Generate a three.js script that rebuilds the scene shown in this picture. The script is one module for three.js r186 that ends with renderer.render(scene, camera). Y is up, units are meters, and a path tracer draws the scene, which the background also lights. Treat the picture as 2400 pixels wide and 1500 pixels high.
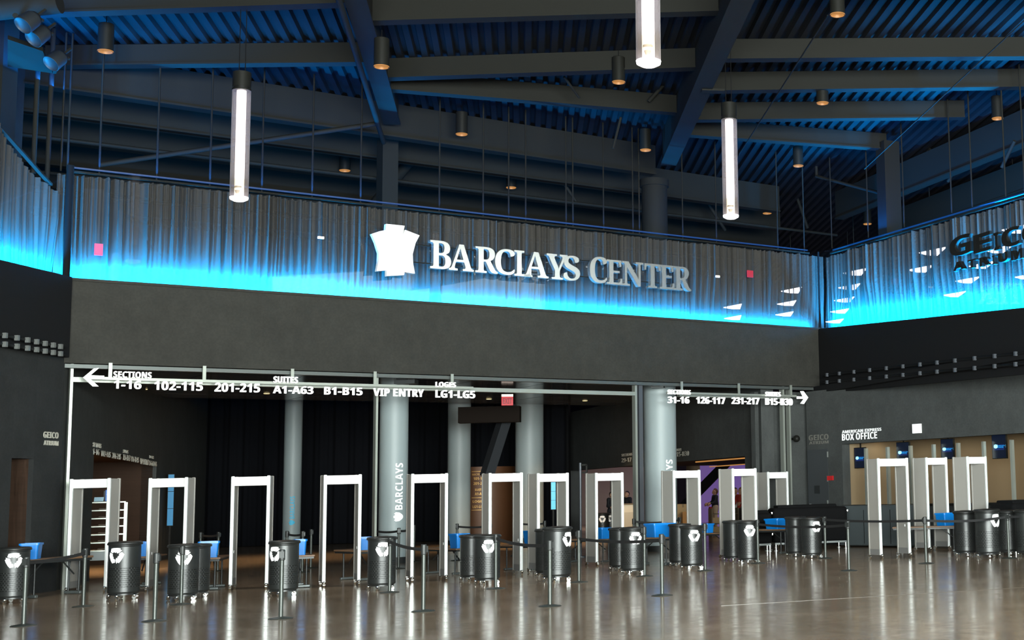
import * as THREE from 'three';
import { mergeGeometries } from 'three/addons/utils/BufferGeometryUtils.js';
import { RoundedBoxGeometry } from 'three/addons/geometries/RoundedBoxGeometry.js';
import { TextGeometry } from 'three/addons/geometries/TextGeometry.js';
import { FontLoader } from 'three/addons/loaders/FontLoader.js';
import { MarchingCubes } from 'three/addons/objects/MarchingCubes.js';
import { RectAreaLightUniformsLib } from 'three/addons/lights/RectAreaLightUniformsLib.js';

// ---------------------------------------------------------------- camera, light, exposure
const W = 2400, H = 1500, FOCAL = 3209, PX = 1968, PY = 750, EYE = 1.6;
const scene = new THREE.Scene();
scene.background = new THREE.Color(0x000000);
const camera = new THREE.PerspectiveCamera(2 * Math.atan(H / 2 / FOCAL) * 180 / Math.PI, W / H, 0.1, 200);
camera.position.set(0, EYE, 0);
camera.rotation.order = 'YXZ';
camera.rotation.set(THREE.MathUtils.degToRad(7.0), 0, THREE.MathUtils.degToRad(-1.633));
camera.setViewOffset(W, H, W / 2 - PX, 0, W, H);          // a shifted lens
camera.updateMatrixWorld();
const renderer = new THREE.WebGLRenderer({ antialias: true });
renderer.toneMapping = THREE.LinearToneMapping;
renderer.toneMappingExposure = 1.08;
renderer.shadowMap.enabled = true;
RectAreaLightUniformsLib.init();

const V = (x, y, z) => new THREE.Vector3(x, y, z);
const lightAt = (l, p, to, name) => { l.position.copy(p); l.name = name; scene.add(l); if (l.isRectAreaLight) l.lookAt(to); else { l.castShadow = true; if (l.target) { l.target.position.copy(to); l.target.name = name + '_target'; scene.add(l.target); } } return l; };
// daylight through the glazed entrance behind the camera (its panes are built below)
const DAY = new THREE.Color(0.92, 1.0, 0.97);
lightAt(new THREE.RectAreaLight(DAY, 58, 28, 5.6), V(8.5, 3.6, 7.7), V(8.5, 3.6, -30), 'entrance_daylight');
lightAt(new THREE.RectAreaLight(DAY, 3.5, 12.4, 2.4), V(12.9, 10.2, -20), V(-12, 10.2, -20), 'added_letter_light');  // added light out of view, brightens the left letters of the sign
const BLUE = new THREE.Color(0.0, 0.36, 1.0);

// ---------------------------------------------------------------- sight lines and planes
const ray = (x, y) => V((x - PX) / FOCAL, -(y - PY) / FOCAL, -1).applyQuaternion(camera.quaternion);
const atH = (x, y, h) => { const r = ray(x, y), t = (h - EYE) / r.y; return V(r.x * t, h, r.z * t); };   // point at a height
const spot = (x, y) => atH(x, y, 0);
class Plane {                                               // an upright plane: s along it, h up, off towards the hall
  constructor(a, b) { this.o = V(a[0], 0, a[1]); this.u = V(b[0] - a[0], 0, b[1] - a[1]); this.len = this.u.length(); this.u.normalize(); this.n = V(-this.u.z, 0, this.u.x); this.turn = Math.atan2(this.n.x, this.n.z); }
  at(s, h, off = 0) { return this.o.clone().addScaledVector(this.u, s).addScaledVector(this.n, off).setY(h); }
  hit(x, y, off = 0) { const r = ray(x, y), e = V(0, EYE, 0), t = this.o.clone().addScaledVector(this.n, off).sub(e).dot(this.n) / r.dot(this.n), p = e.addScaledVector(r, t); return [p.clone().sub(this.o).dot(this.u), p.y]; }
  pt(x, y, off = 0) { const [s, h] = this.hit(x, y, off); return this.at(s, h, off); }
  m(s, h, off = 0) { return new THREE.Matrix4().makeBasis(this.u, V(0, 1, 0), this.n).setPosition(this.at(s, h, off)); }
  box(s0, s1, h0, h1, off, thick) { const g = fix(new THREE.BoxGeometry(s1 - s0, h1 - h0, thick)), uv = g.attributes.uv; for (let i = 0; i < uv.count; i++) uv.setXY(i, uv.getX(i) * (s1 - s0) / 3, uv.getY(i) * (h1 - h0) / 3); return g.applyMatrix4(this.m((s0 + s1) / 2, (h0 + h1) / 2, off - thick / 2)); }
}
const LC = atH(150, 850, 4.6), RC = atH(1926, 907, 4.6);
const P1 = new Plane([LC.x, LC.z], [RC.x, RC.z]);           // screen, glass band and door line
const P2 = new Plane([RC.x, RC.z], [4.25, -31.5]);          // right wall
const PLa = atH(0, 826, 4.6);
const PL = new Plane([PLa.x, PLa.z], [LC.x, LC.z]);         // left wall
const P3a = (() => { const [s] = P1.hit(1893, 1100, -.1); return P1.at(s, 0, -.1); })(), WRe = (() => { const [s] = P1.hit(1852, 1100, -.1); return P1.at(s - .75, 0, -.45); })();
const P3 = new Plane([P3a.x, P3a.z], [4.63, -34.4]);         // lower right wall with the box office
const WL = new Plane([LC.x - 0.05, LC.z - 0.15], [-21.1, -43]);   // inner left wall
const WB = new Plane([-27, -54], [-10, -54]);               // black far wall
const WR = new Plane([-11.1, -56], [WRe.x, WRe.z]);     // inner right wall

// ---------------------------------------------------------------- builders
const names = {};
const numbered = (n) => { const k = names[n] = (names[n] ?? -1) + 1; return k ? n + '_' + String(k).padStart(3, '0') : n; };
function fix(g) { const r = g.index ? g.toNonIndexed() : g; for (const k of Object.keys(r.attributes)) if (!['position', 'normal', 'uv'].includes(k)) r.deleteAttribute(k); r.clearGroups?.(); return r; }
const join = (l) => { l = [l].flat(9).map(fix); return l.length === 1 ? l[0] : mergeGeometries(l); };
const shadow = (o) => { o.castShadow = true; o.receiveShadow = true; return o; };
function thing(name, label, category, pos = V(0, 0, 0), turn = 0, group) {
  const o = new THREE.Group(); o.name = numbered(name); o.position.copy(pos); o.rotation.y = turn;
  o.userData = { label, category }; if (group) o.userData.group = group;
  scene.add(o); o.updateMatrixWorld(); return o;
}
function part(name, geos, mat, parent, label) { const m = shadow(new THREE.Mesh(join(geos), mat)); m.name = name; if (label) m.userData.label = label; parent.add(m); return m; }
function partW(name, geos, mat, parent, label) { const g = join(geos).clone(); parent.updateMatrixWorld(); g.applyMatrix4(parent.matrixWorld.clone().invert()); return part(name, g, mat, parent, label); }   // geometry given in the world
function struct(name, geos, mat) { const m = shadow(new THREE.Mesh(join(geos), mat)); m.name = name; m.userData.kind = 'structure'; scene.add(m); return m; }
function single(name, geos, mat, label, category, group) { const g = join(geos); g.computeBoundingBox(); const c = g.boundingBox.getCenter(V()); c.y = g.boundingBox.min.y; const m = shadow(new THREE.Mesh(g.translate(-c.x, -c.y, -c.z), mat)); m.position.copy(c); m.name = numbered(name); m.userData = { label, category }; if (group) m.userData.group = group; scene.add(m); return m; }
function copy(src, pos, turn, label) { const c = src.clone(); c.name = numbered(src.name.replace(/_\d{3}$/, '')); c.position.copy(pos); c.rotation.y = turn; c.userData = { ...src.userData }; if (label) c.userData.label = label; scene.add(c); return c; }
const bx = (w, h, d, x = 0, y = 0, z = 0) => new THREE.BoxGeometry(w, h, d).translate(x, y, z);
const rb = (w, h, d, r, x = 0, y = 0, z = 0, seg = 2) => new RoundedBoxGeometry(w, h, d, seg, r).translate(x, y, z);
const cy = (r0, r1, h, x = 0, y = 0, z = 0, seg = 24, open = false) => new THREE.CylinderGeometry(r1, r0, h, seg, 1, open).translate(x, y, z);
const ball = (r, x, y, z, a = 12, b = 8) => new THREE.SphereGeometry(r, a, b).translate(x, y, z);
const lathe = (pts, seg = 32) => new THREE.LatheGeometry(pts.map((p) => new THREE.Vector2(...p)), seg);
function bar(a, b, r, seg = 8) { const d = b.clone().sub(a), g = new THREE.CylinderGeometry(r, r, d.length(), seg); g.applyQuaternion(new THREE.Quaternion().setFromUnitVectors(V(0, 1, 0), d.clone().normalize())); const c = a.clone().add(b).multiplyScalar(.5); return g.translate(c.x, c.y, c.z); }
function beamBox(a, b, w, h, lift = 0) { const d = b.clone().sub(a), g = new THREE.BoxGeometry(d.length(), h, w).translate(0, h / 2 + lift, 0), x = d.clone().normalize(), z = x.clone().cross(V(0, 1, 0)).normalize(), y = z.clone().cross(x); const c = a.clone().add(b).multiplyScalar(.5); return g.applyMatrix4(new THREE.Matrix4().makeBasis(x, y, z).setPosition(c)); }
function fine(g, most) {                                        // splits long edges so that a flat shape can be bent round a drum
  let p = Array.from(fix(g).attributes.position.array), tri = []; for (let i = 0; i < p.length; i += 9) tri.push(p.slice(i, i + 9));
  const out = [];
  while (tri.length) { const t = tri.pop(), e = [0, 1, 2].map((k) => { const a = k * 3, b = ((k + 1) % 3) * 3; return Math.hypot(t[a] - t[b], t[a + 1] - t[b + 1]); }), k = e.indexOf(Math.max(...e));
    if (e[k] <= most) { out.push(...t); continue; }
    const a = k * 3, b = ((k + 1) % 3) * 3, c = ((k + 2) % 3) * 3, m = [0, 1, 2].map((j) => (t[a + j] + t[b + j]) / 2), A = t.slice(a, a + 3), B = t.slice(b, b + 3), C = t.slice(c, c + 3); tri.push([...A, ...m, ...C], [...m, ...B, ...C]); }
  const r = new THREE.BufferGeometry(); r.setAttribute('position', new THREE.Float32BufferAttribute(out, 3)); r.setAttribute('uv', new THREE.Float32BufferAttribute(new Float32Array(out.length / 3 * 2), 2)); r.computeVertexNormals(); return r;
}
const rnd = (() => { let s = 7; return () => { s = (s * 16807) % 2147483647; return s / 2147483647; }; })();

// ---------------------------------------------------------------- materials
function noiseTexture(n, octaves, base, spread, opt = {}) {       // tileable value noise, colour or data
  const data = new Uint8Array(n * n * 4), grids = octaves.map(([cells]) => Float32Array.from({ length: cells * cells }, () => rnd()));
  const sm = (t) => t * t * (3 - 2 * t);
  for (let y = 0; y < n; y++) for (let x = 0; x < n; x++) {
    let v = 0;
    octaves.forEach(([c, a, sx = 1], k) => { const fx = x / n * c, fy = y / n * c, ix = Math.floor(fx), iy = Math.floor(fy), tx = sm(fx - ix), ty = sm(fy - iy), g = grids[k], q = (i, j) => g[((j + c) % c) * c + ((i + c) % c)];
      v += a * ((q(ix, iy) * (1 - tx) + q(ix + 1, iy) * tx) * (1 - ty) + (q(ix, iy + 1) * (1 - tx) + q(ix + 1, iy + 1) * tx) * ty - .5); });
    const o = (y * n + x) * 4;
    for (let c = 0; c < 3; c++) data[o + c] = Math.max(0, Math.min(255, base[c] + v * spread[c]));
    data[o + 3] = 255;
  }
  const t = new THREE.DataTexture(data, n, n); t.wrapS = t.wrapT = THREE.RepeatWrapping; t.magFilter = THREE.LinearFilter; t.minFilter = THREE.LinearMipmapLinearFilter; t.generateMipmaps = true;
  if (opt.srgb) t.colorSpace = THREE.SRGBColorSpace; t.needsUpdate = true; return t;
}
const matte = (color, roughness = .8, o = {}) => new THREE.MeshPhysicalMaterial({ color, roughness, specularIntensity: .25, ...o });
const std = (color, roughness = .6, metalness = 0, o = {}) => new THREE.MeshStandardMaterial({ color, roughness, metalness, ...o });
const wallTex = noiseTexture(256, [[4, .5], [16, .5], [96, .6]], [228, 228, 228], [34, 34, 34], { srgb: true });
const tiled = (t, u, v = u) => { const c = t.clone(); c.repeat.set(u, v); c.needsUpdate = true; return c; };
const M = {
  screen: matte(0x33322e, .75, { map: wallTex }),
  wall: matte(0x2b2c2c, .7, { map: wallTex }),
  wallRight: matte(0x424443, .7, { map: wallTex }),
  wallDark: matte(0x141415, .8),
  black: matte(0x0b0b0c, .85),
  brownWall: matte(0x3c2c22, .7, { map: wallTex }),
  steel: matte(0x1a1a17, .75),
  deck: matte(0x14161a, .75),
  soffit: std(0x4a4e52, .14, 0),
  joint: matte(0x101112, .7),
  metal: std(0xb9bcb8, .32, .85),
  chrome: std(0xe8eae8, .12, 1),
  mullion: std(0x8e928a, .38, .5),
  mullionDark: std(0x4a4d52, .45, .4),
  letterMetal: std(0xd2d2cc, .26, .82),
  emblemWhite: std(0xf7f7f5, .5, 0),
  curtain: matte(0x3a3733, .65, { transparent: true, opacity: .82, side: THREE.DoubleSide }),
  glass: new THREE.MeshPhysicalMaterial({ color: 0xffffff, transmission: 1, specularIntensity: .35, roughness: .02, thickness: 0, ior: 1.5, side: THREE.DoubleSide }),
  acrylic: new THREE.MeshPhysicalMaterial({ color: 0xe8e0e8, transmission: 1, roughness: .42, thickness: 0, ior: 1.45, side: THREE.DoubleSide }),
  led: std(0x101418, .5, 0, { emissive: new THREE.Color(0, .42, 1), emissiveIntensity: 3 }),
  column: std(0x858f90, .5),
  panelGrey: std(0x8a8781, .55),
  headerWhite: std(0xf0f0ee, .4),
  postWhite: std(0xe2e6e4, .3, .35),
  bin: std(0x1c1d1c, .42, .15),
  binLid: matte(0x33261f, .6),
  rubber: std(0x151515, .7),
  white: std(0xfafafa, .6),
  signWhite: std(0xf4f4f0, .5, 0, { emissive: 0xffffff, emissiveIntensity: .45 }),
  post: std(0x343834, .42, .3),
  postHead: std(0x252726, .5, .2),
  belt: std(0x0c0c0d, .8),
  tub: std(0x006cba, .38),
  wood: std(0x6a503a, .5),
  tableLeg: std(0x2a2c2c, .45, .4),
  tBase: std(0x4c5150, .45, .3),
  cloth: matte(0x0a0a0b, .9),
  drape: std(0x3f4648, .85),
  tan: std(0x74644c, .7),
  bronze: std(0x55351d, .5, .2),
  carton: std(0xb8976a, .85),
  lens: std(0xffffff, .4, 0, { emissive: new THREE.Color(1, .95, .97), emissiveIntensity: 3.2 }),
  tubeCore: std(0xffffff, .4, 0, { emissive: new THREE.Color(1, .95, .76), emissiveIntensity: 1.9 }),
  can: matte(0x161613, .5),
  canGlow: std(0x5a3a20, .5, .4, { emissive: new THREE.Color(1, .45, .12), emissiveIntensity: .42 }),
  canInner: std(0x140c06, .6, .2, { emissive: new THREE.Color(1, .4, .1), emissiveIntensity: .035 }),
  warmLamp: std(0xffffff, .5, 0, { emissive: new THREE.Color(1, .72, .3), emissiveIntensity: 2.2 }),
  cyanSign: std(0x0a2a33, .4, 0, { emissive: new THREE.Color(.0, .5, .85), emissiveIntensity: 1.0 }),
  skin: std(0xb98a6b, .6),
};
const font = async (n) => new FontLoader().loadAsync('fonts/droid/' + n + '.typeface.json');
const SANS = await font('droid_sans_bold'), SERIF = await font('droid_serif_bold');
function text(str, f, w, h, depth, bevel = 0) {               // letters whose box is exactly w x h, from the lower left
  const g = fix(new TextGeometry(str, { font: f, size: 1, depth: 1, curveSegments: 4, bevelEnabled: bevel > 0, bevelSize: bevel, bevelThickness: bevel, bevelSegments: 1 }));
  g.computeBoundingBox(); const b = g.boundingBox;
  return g.translate(-b.min.x, -b.min.y, -b.min.z).scale(w / (b.max.x - b.min.x), h / (b.max.y - b.min.y), depth / (b.max.z - b.min.z));
}
function textOn(plane, str, x0, x1, yb, yt, off, depth, f = SANS) {   // lettering on a plane between sight lines
  const a = plane.hit(x0, yb, off), c = plane.hit(x0, yt, off), yb1 = yb + (x1 - x0) * 0; let b = plane.hit(x1, yb1, off);
  return text(str, f, b[0] - a[0], c[1] - a[1], depth).applyMatrix4(plane.m(a[0], a[1], off));
}
function extrudeOn(plane, pts, off, depth) {                  // an outlined plate standing on a plane
  const q = pts.map(([x, y]) => plane.hit(x, y, off)), s = new THREE.Shape(q.map(([a, b]) => new THREE.Vector2(a, b)));
  return fix(new THREE.ExtrudeGeometry(s, { depth, bevelEnabled: false })).applyMatrix4(plane.m(0, 0, off));
}

// ================================================================ THE SETTING
// ---- floor: polished brown concrete with pale saw-cut joints
const floorTex = noiseTexture(1024, [[5, .55], [13, .45], [40, .4], [128, .35], [340, .5]], [140, 122, 102], [38, 36, 34], { srgb: true });
const floorRough = noiseTexture(512, [[6, .5], [24, .4], [90, .5]], [42, 42, 42], [22, 22, 22]);
{
  const g = new THREE.BoxGeometry(90, .3, 90).translate(-4, -.15, -40), uv = g.attributes.uv, p = g.attributes.position;
  for (let i = 0; i < uv.count; i++) uv.setXY(i, p.getX(i) / 7.3, p.getZ(i) / 7.3);
  const mat = new THREE.MeshStandardMaterial({ color: 0xffffff, map: floorTex, roughness: 1, roughnessMap: floorRough, metalness: 0, bumpMap: floorRough, bumpScale: .0012 });
  struct('floor', g, mat);
  const jm = std(0x3a332b, .3), fj = [];
  const strip = (a, b, w) => { const d = b.clone().sub(a), l = d.length(); fj.push(fix(new THREE.BoxGeometry(l, .006, w)).applyMatrix4(new THREE.Matrix4().makeBasis(d.clone().normalize(), V(0, 1, 0), d.clone().normalize().cross(V(0, 1, 0))).setPosition(a.clone().add(b).multiplyScalar(.5)))); };
  strip(spot(1690, 1420), spot(2480, 1372), .009); 
  struct('trim_1', fj, jm);
}
// ---- walls
const HT = 12.2;
{
  // left wall with a recessed brown doorway
  const [d0] = PL.hit(24, 1150), [d1] = PL.hit(76, 1150), dh = 2.62;
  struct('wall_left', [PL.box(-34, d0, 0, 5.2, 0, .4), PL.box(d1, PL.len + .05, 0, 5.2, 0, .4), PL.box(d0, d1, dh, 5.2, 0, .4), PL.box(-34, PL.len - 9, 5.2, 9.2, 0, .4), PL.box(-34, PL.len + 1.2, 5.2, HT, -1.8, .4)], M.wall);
  struct('door_1', [PL.box(d0 - .1, d0, 0, dh, -.1, 1.2), PL.box(d1, d1 + .1, 0, dh, -.1, 1.2), PL.box(d0 - .1, d1 + .1, dh, dh + .1, -.1, 1.2), PL.box(d0, d1, 0, dh, -1.1, .1)], M.brownWall);
  // inner left wall with a wide doorway
  const [e0] = WL.hit(218, 1120), [e1] = WL.hit(366, 1120), eh = 2.95;
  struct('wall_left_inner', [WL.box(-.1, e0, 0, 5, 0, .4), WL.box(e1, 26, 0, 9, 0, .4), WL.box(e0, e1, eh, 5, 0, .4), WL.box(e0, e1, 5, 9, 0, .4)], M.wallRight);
  struct('door_2', [WL.box(e0 - .1, e0, 0, eh, -.1, 2.4), WL.box(e1, e1 + .1, 0, eh, -.1, 2.4), WL.box(e0 - .1, e1 + .1, eh, eh + .1, -.1, 2.4), WL.box(e0, e1, 0, eh, -2.3, .1)], M.brownWall);
  struct('wall_back', [WB.box(-6, 16.2, 0, HT, 0, .4)], M.black);
  // right wall: lower wall with the box office opening, counter wall below; upper shell far behind the band
  const [b0] = P3.hit(1975, 1100), [b1] = P3.hit(2440, 1100), bh = P3.hit(2150, 1030)[1], ch = 1.12;
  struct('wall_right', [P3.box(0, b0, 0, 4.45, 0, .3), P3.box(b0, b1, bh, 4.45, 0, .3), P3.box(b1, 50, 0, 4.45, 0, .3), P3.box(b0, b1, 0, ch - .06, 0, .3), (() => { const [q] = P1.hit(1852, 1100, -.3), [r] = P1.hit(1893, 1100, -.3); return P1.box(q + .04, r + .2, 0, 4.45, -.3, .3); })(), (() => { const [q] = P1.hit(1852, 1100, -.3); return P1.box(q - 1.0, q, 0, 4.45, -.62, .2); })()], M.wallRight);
  struct('trim_2', [P3.box(b0, b1, ch - .06, ch, .08, .5)], M.steel);
  struct('wall_right_upper', [P2.box(-14, 52, 4.9, HT, -19, .3)], M.wallDark);
  struct('ceiling_right', [P2.box(-14, 52, 4.9, 5.2, -.5, 18.6)], M.wallDark);
  struct('wall_box_office', [P3.box(b0 - .2, b1 + .2, 0, 3.4, -2.6, .2), P3.box(b0 - .2, b0, 0, 3.4, -.3, 2.4), P3.box(b1, b1 + .2, 0, 3.4, -.3, 2.4), P3.box(b0 - .2, b1 + .2, bh + .25, bh + .45, -.3, 2.4)], M.tan);
  // inner right wall above the wide opening to the concourse
  const [r0] = WR.hit(1338, 1180), [r1] = WR.hit(1748, 1180), rh = 2.62;
  struct('wall_right_inner', [WR.box(-1, r0, 0, 5, 0, .4), WR.box(r1, WR.len, 0, 5, 0, .4), WR.box(r0, r1, rh, 5, 0, .4)], M.wallRight);
  // concourse behind the opening
  const far = new Plane([-13, -76], [4, -69]);
  const far0 = far.hit(1340, 1180)[0], fa = far.hit(1545, 1180)[0], fb = far.hit(1636, 1180)[0], fc = far.hit(1790, 1180)[0];
  struct('wall_concourse', [far.box(far0 - 9, fa, 0, 5, 0, .3)], std(0x857a6c, .8));
  struct('wall_concourse_dark', [far.box(fa, fb, 0, 5, 0, .3), far.box(fc, fc + 14, 0, 5, 0, .3)], M.wallDark);
  struct('wall_concourse_violet', [far.box(fb, fc, 0, 5, 0, .3)], std(0x9484b8, .8));
  // closed shell round the hall: entrance wall behind the camera with glazed openings, far walls
  struct('wall_entrance', [bx(60, HT - 6.6, .4, 4, 6.6 + (HT - 6.6) / 2, 8.3), bx(60, .7, .4, 4, .35, 8.3), bx(19.6, 6, .4, -16, 3.6, 8.3), bx(12, 6, .4, 29, 3.6, 8.3)], M.wall);
  struct('wall_far', [bx(80, HT, .4, -4, HT / 2, -84), bx(.4, HT, 94, -36, HT / 2, -38), bx(.4, HT, 94, 28, HT / 2, -38)], M.black);
}
// entrance glazing: panes between mullions
{
  const pane = std(0xdfe8ea, .2, 0, { emissive: DAY, emissiveIntensity: 24 });
  for (let k = 0; k < 6; k++) {
    const x = -4 + 4.85 * k, w = struct('window_' + (k + 1), [bx(.12, 6, .3, x - 1.9, 3.65, 8.2), bx(.12, 6, .3, x + 2.7, 3.65, 8.2), bx(4.7, .12, .3, x + .2, 2.6, 8.2)], M.mullionDark);
    const p = part('glowing_pane', [bx(4.5, 5.9, .04, x + .2, 3.65, 8.32)], pane, w);
  }
  const w = struct('window_7', [bx(.2, 2.9, 13, 13.15, 10.2, -20)], M.mullionDark);  // added free-standing panel out of view, for the metal letters to mirror
  part('glowing_pane', [bx(.04, 2.5, 12.6, 13.02, 10.2, -20)], std(0xdfe8ea, .2, 0, { emissive: DAY, emissiveIntensity: 3.6 }), w);  // glowing face of the added panel, not part of the entrance glazing
}
// ---- roof deck: corrugated steel, ribs running away from the viewer
const RIB = V(-.228, 0, -.974).normalize(), ACR = V(.974, 0, -.228).normalize();
{
  const per = .29, n = 250, prof = [];
  for (let k = 0; k < n; k++) { const x = -44 + k * per; prof.push([x, 0], [x + .13, 0], [x + .165, .1], [x + .255, .1]); }
  prof.push([-44 + n * per, 0], [-44 + n * per, .3], [-44, .3]);
  const s = new THREE.Shape(prof.map((p) => new THREE.Vector2(...p)));
  const g = fix(new THREE.ExtrudeGeometry(s, { depth: 96, bevelEnabled: false })).applyMatrix4(new THREE.Matrix4().makeBasis(ACR, V(0, 1, 0), RIB.clone().negate()).setPosition(RIB.clone().multiplyScalar(86).setY(11.78)));
  struct('ceiling', g, M.deck);
}
// ---- screen wall under the glass band, lower ceiling behind it
const hB = 4.6, hT = P1.hit(150, 650)[1], hG = P1.hit(150, 392)[1];
struct('wall_screen', [P1.box(0, P1.len, hB, hT - .06, 0, .5), P1.box(-.05, P1.len + .05, hT - .06, hT, .04, 1.6)], M.screen);
struct('trim_3', [P1.box(.02, P1.len - .02, hB - .1, hB - .02, -.02, .16)], std(0x4e5250, .45, .5));
{
  const hC = 4.9, depth = [12.2, 13.6];
  const c = struct('ceiling_lower', [P1.box(-3, P1.len + 3, hC + .02, hC + .3, -.45, 13)], M.joint);
  for (let i = 0; i < 11; i++) for (let j = 0; j < 8; j++) {
    const g = P1.box(-3 + i * 2.35, -3 + i * 2.35 + 2.32, hC, hC + .03, -.5 - j * 1.6, 1.575); part('panel', [g], M.soffit, c);
  }
}
// ---- upper back: closes the upper concourse
struct('wall_upper_back', [P1.box(-12, P1.len + 26, 7.4, HT, -22, .4)], M.wallDark);

// ================================================================ GLASS BAND: curtain, glass, blue strips
function curtain(plane, s0, s1, h0, h1, off, topOf, botOf, label) {
  const nx = Math.ceil((s1 - s0) / .02), ny = 24, pos = [], idx = [], uv = [];
  const ph = Array.from({ length: 60 }, () => [rnd() * 6.28, 2 + rnd() * 30, rnd()]);
  const wob = (s) => { let v = 0; for (let k = 0; k < 14; k++) v += Math.sin(s * ph[k][1] + ph[k][0]) * ph[k][2]; return v / 6; };
  const slow = (s) => { let v = 0; for (let k = 20; k < 28; k++) v += Math.sin(s * ph[k][1] * .12 + ph[k][0]) * ph[k][2]; return v / 4; };
  for (let j = 0; j <= ny; j++) for (let i = 0; i <= nx; i++) {
    const s = s0 + (s1 - s0) * i / nx, t = j / ny, top = topOf(s) - .03 * Math.abs(Math.sin(s * 21)), h = botOf(s) + (top - botOf(s)) * t;
    const hh = Math.min(t * (top - botOf(s)), 1.25), pleat = .007 * wob(s * 3.2) + .012 * wob(s * 1.2 + 9) + Math.max(-.2, Math.min(.25, hh * (.15 * slow(s * 1.6 + 3) + .1 * wob(s * 1.3 + 31) + .09 * wob(s * 3 + 5)))) - .03;
    const p = plane.at(s, h, off + pleat); pos.push(p.x, p.y, p.z); uv.push(s, h);
  }
  for (let j = 0; j < ny; j++) for (let i = 0; i < nx; i++) { const a = j * (nx + 1) + i, b = a + 1, c = a + nx + 1, d = c + 1; idx.push(a, b, d, a, d, c); }
  const g = new THREE.BufferGeometry(); g.setAttribute('position', new THREE.Float32BufferAttribute(pos, 3)); g.setAttribute('uv', new THREE.Float32BufferAttribute(uv, 2)); g.setIndex(idx); g.computeVertexNormals();
  const m = thing('mesh_curtain', label, 'curtain', plane.at((s0 + s1) / 2, h0, off));
  partW('fabric', [g], M.curtain, m);
  return m;
}
const rail = [];
function meet(p, q, off) { const c = p.n, d = q.n, a = p.o.dot(c) + off, b = q.o.dot(d) + off, k = c.x * d.z - c.z * d.x, X = V((a * d.z - b * c.z) / k, 0, (c.x * b - d.x * a) / k); return [X.clone().sub(p.o).dot(p.u), X.clone().sub(q.o).dot(q.u)]; }   // where two curtains meet, along each
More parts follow.
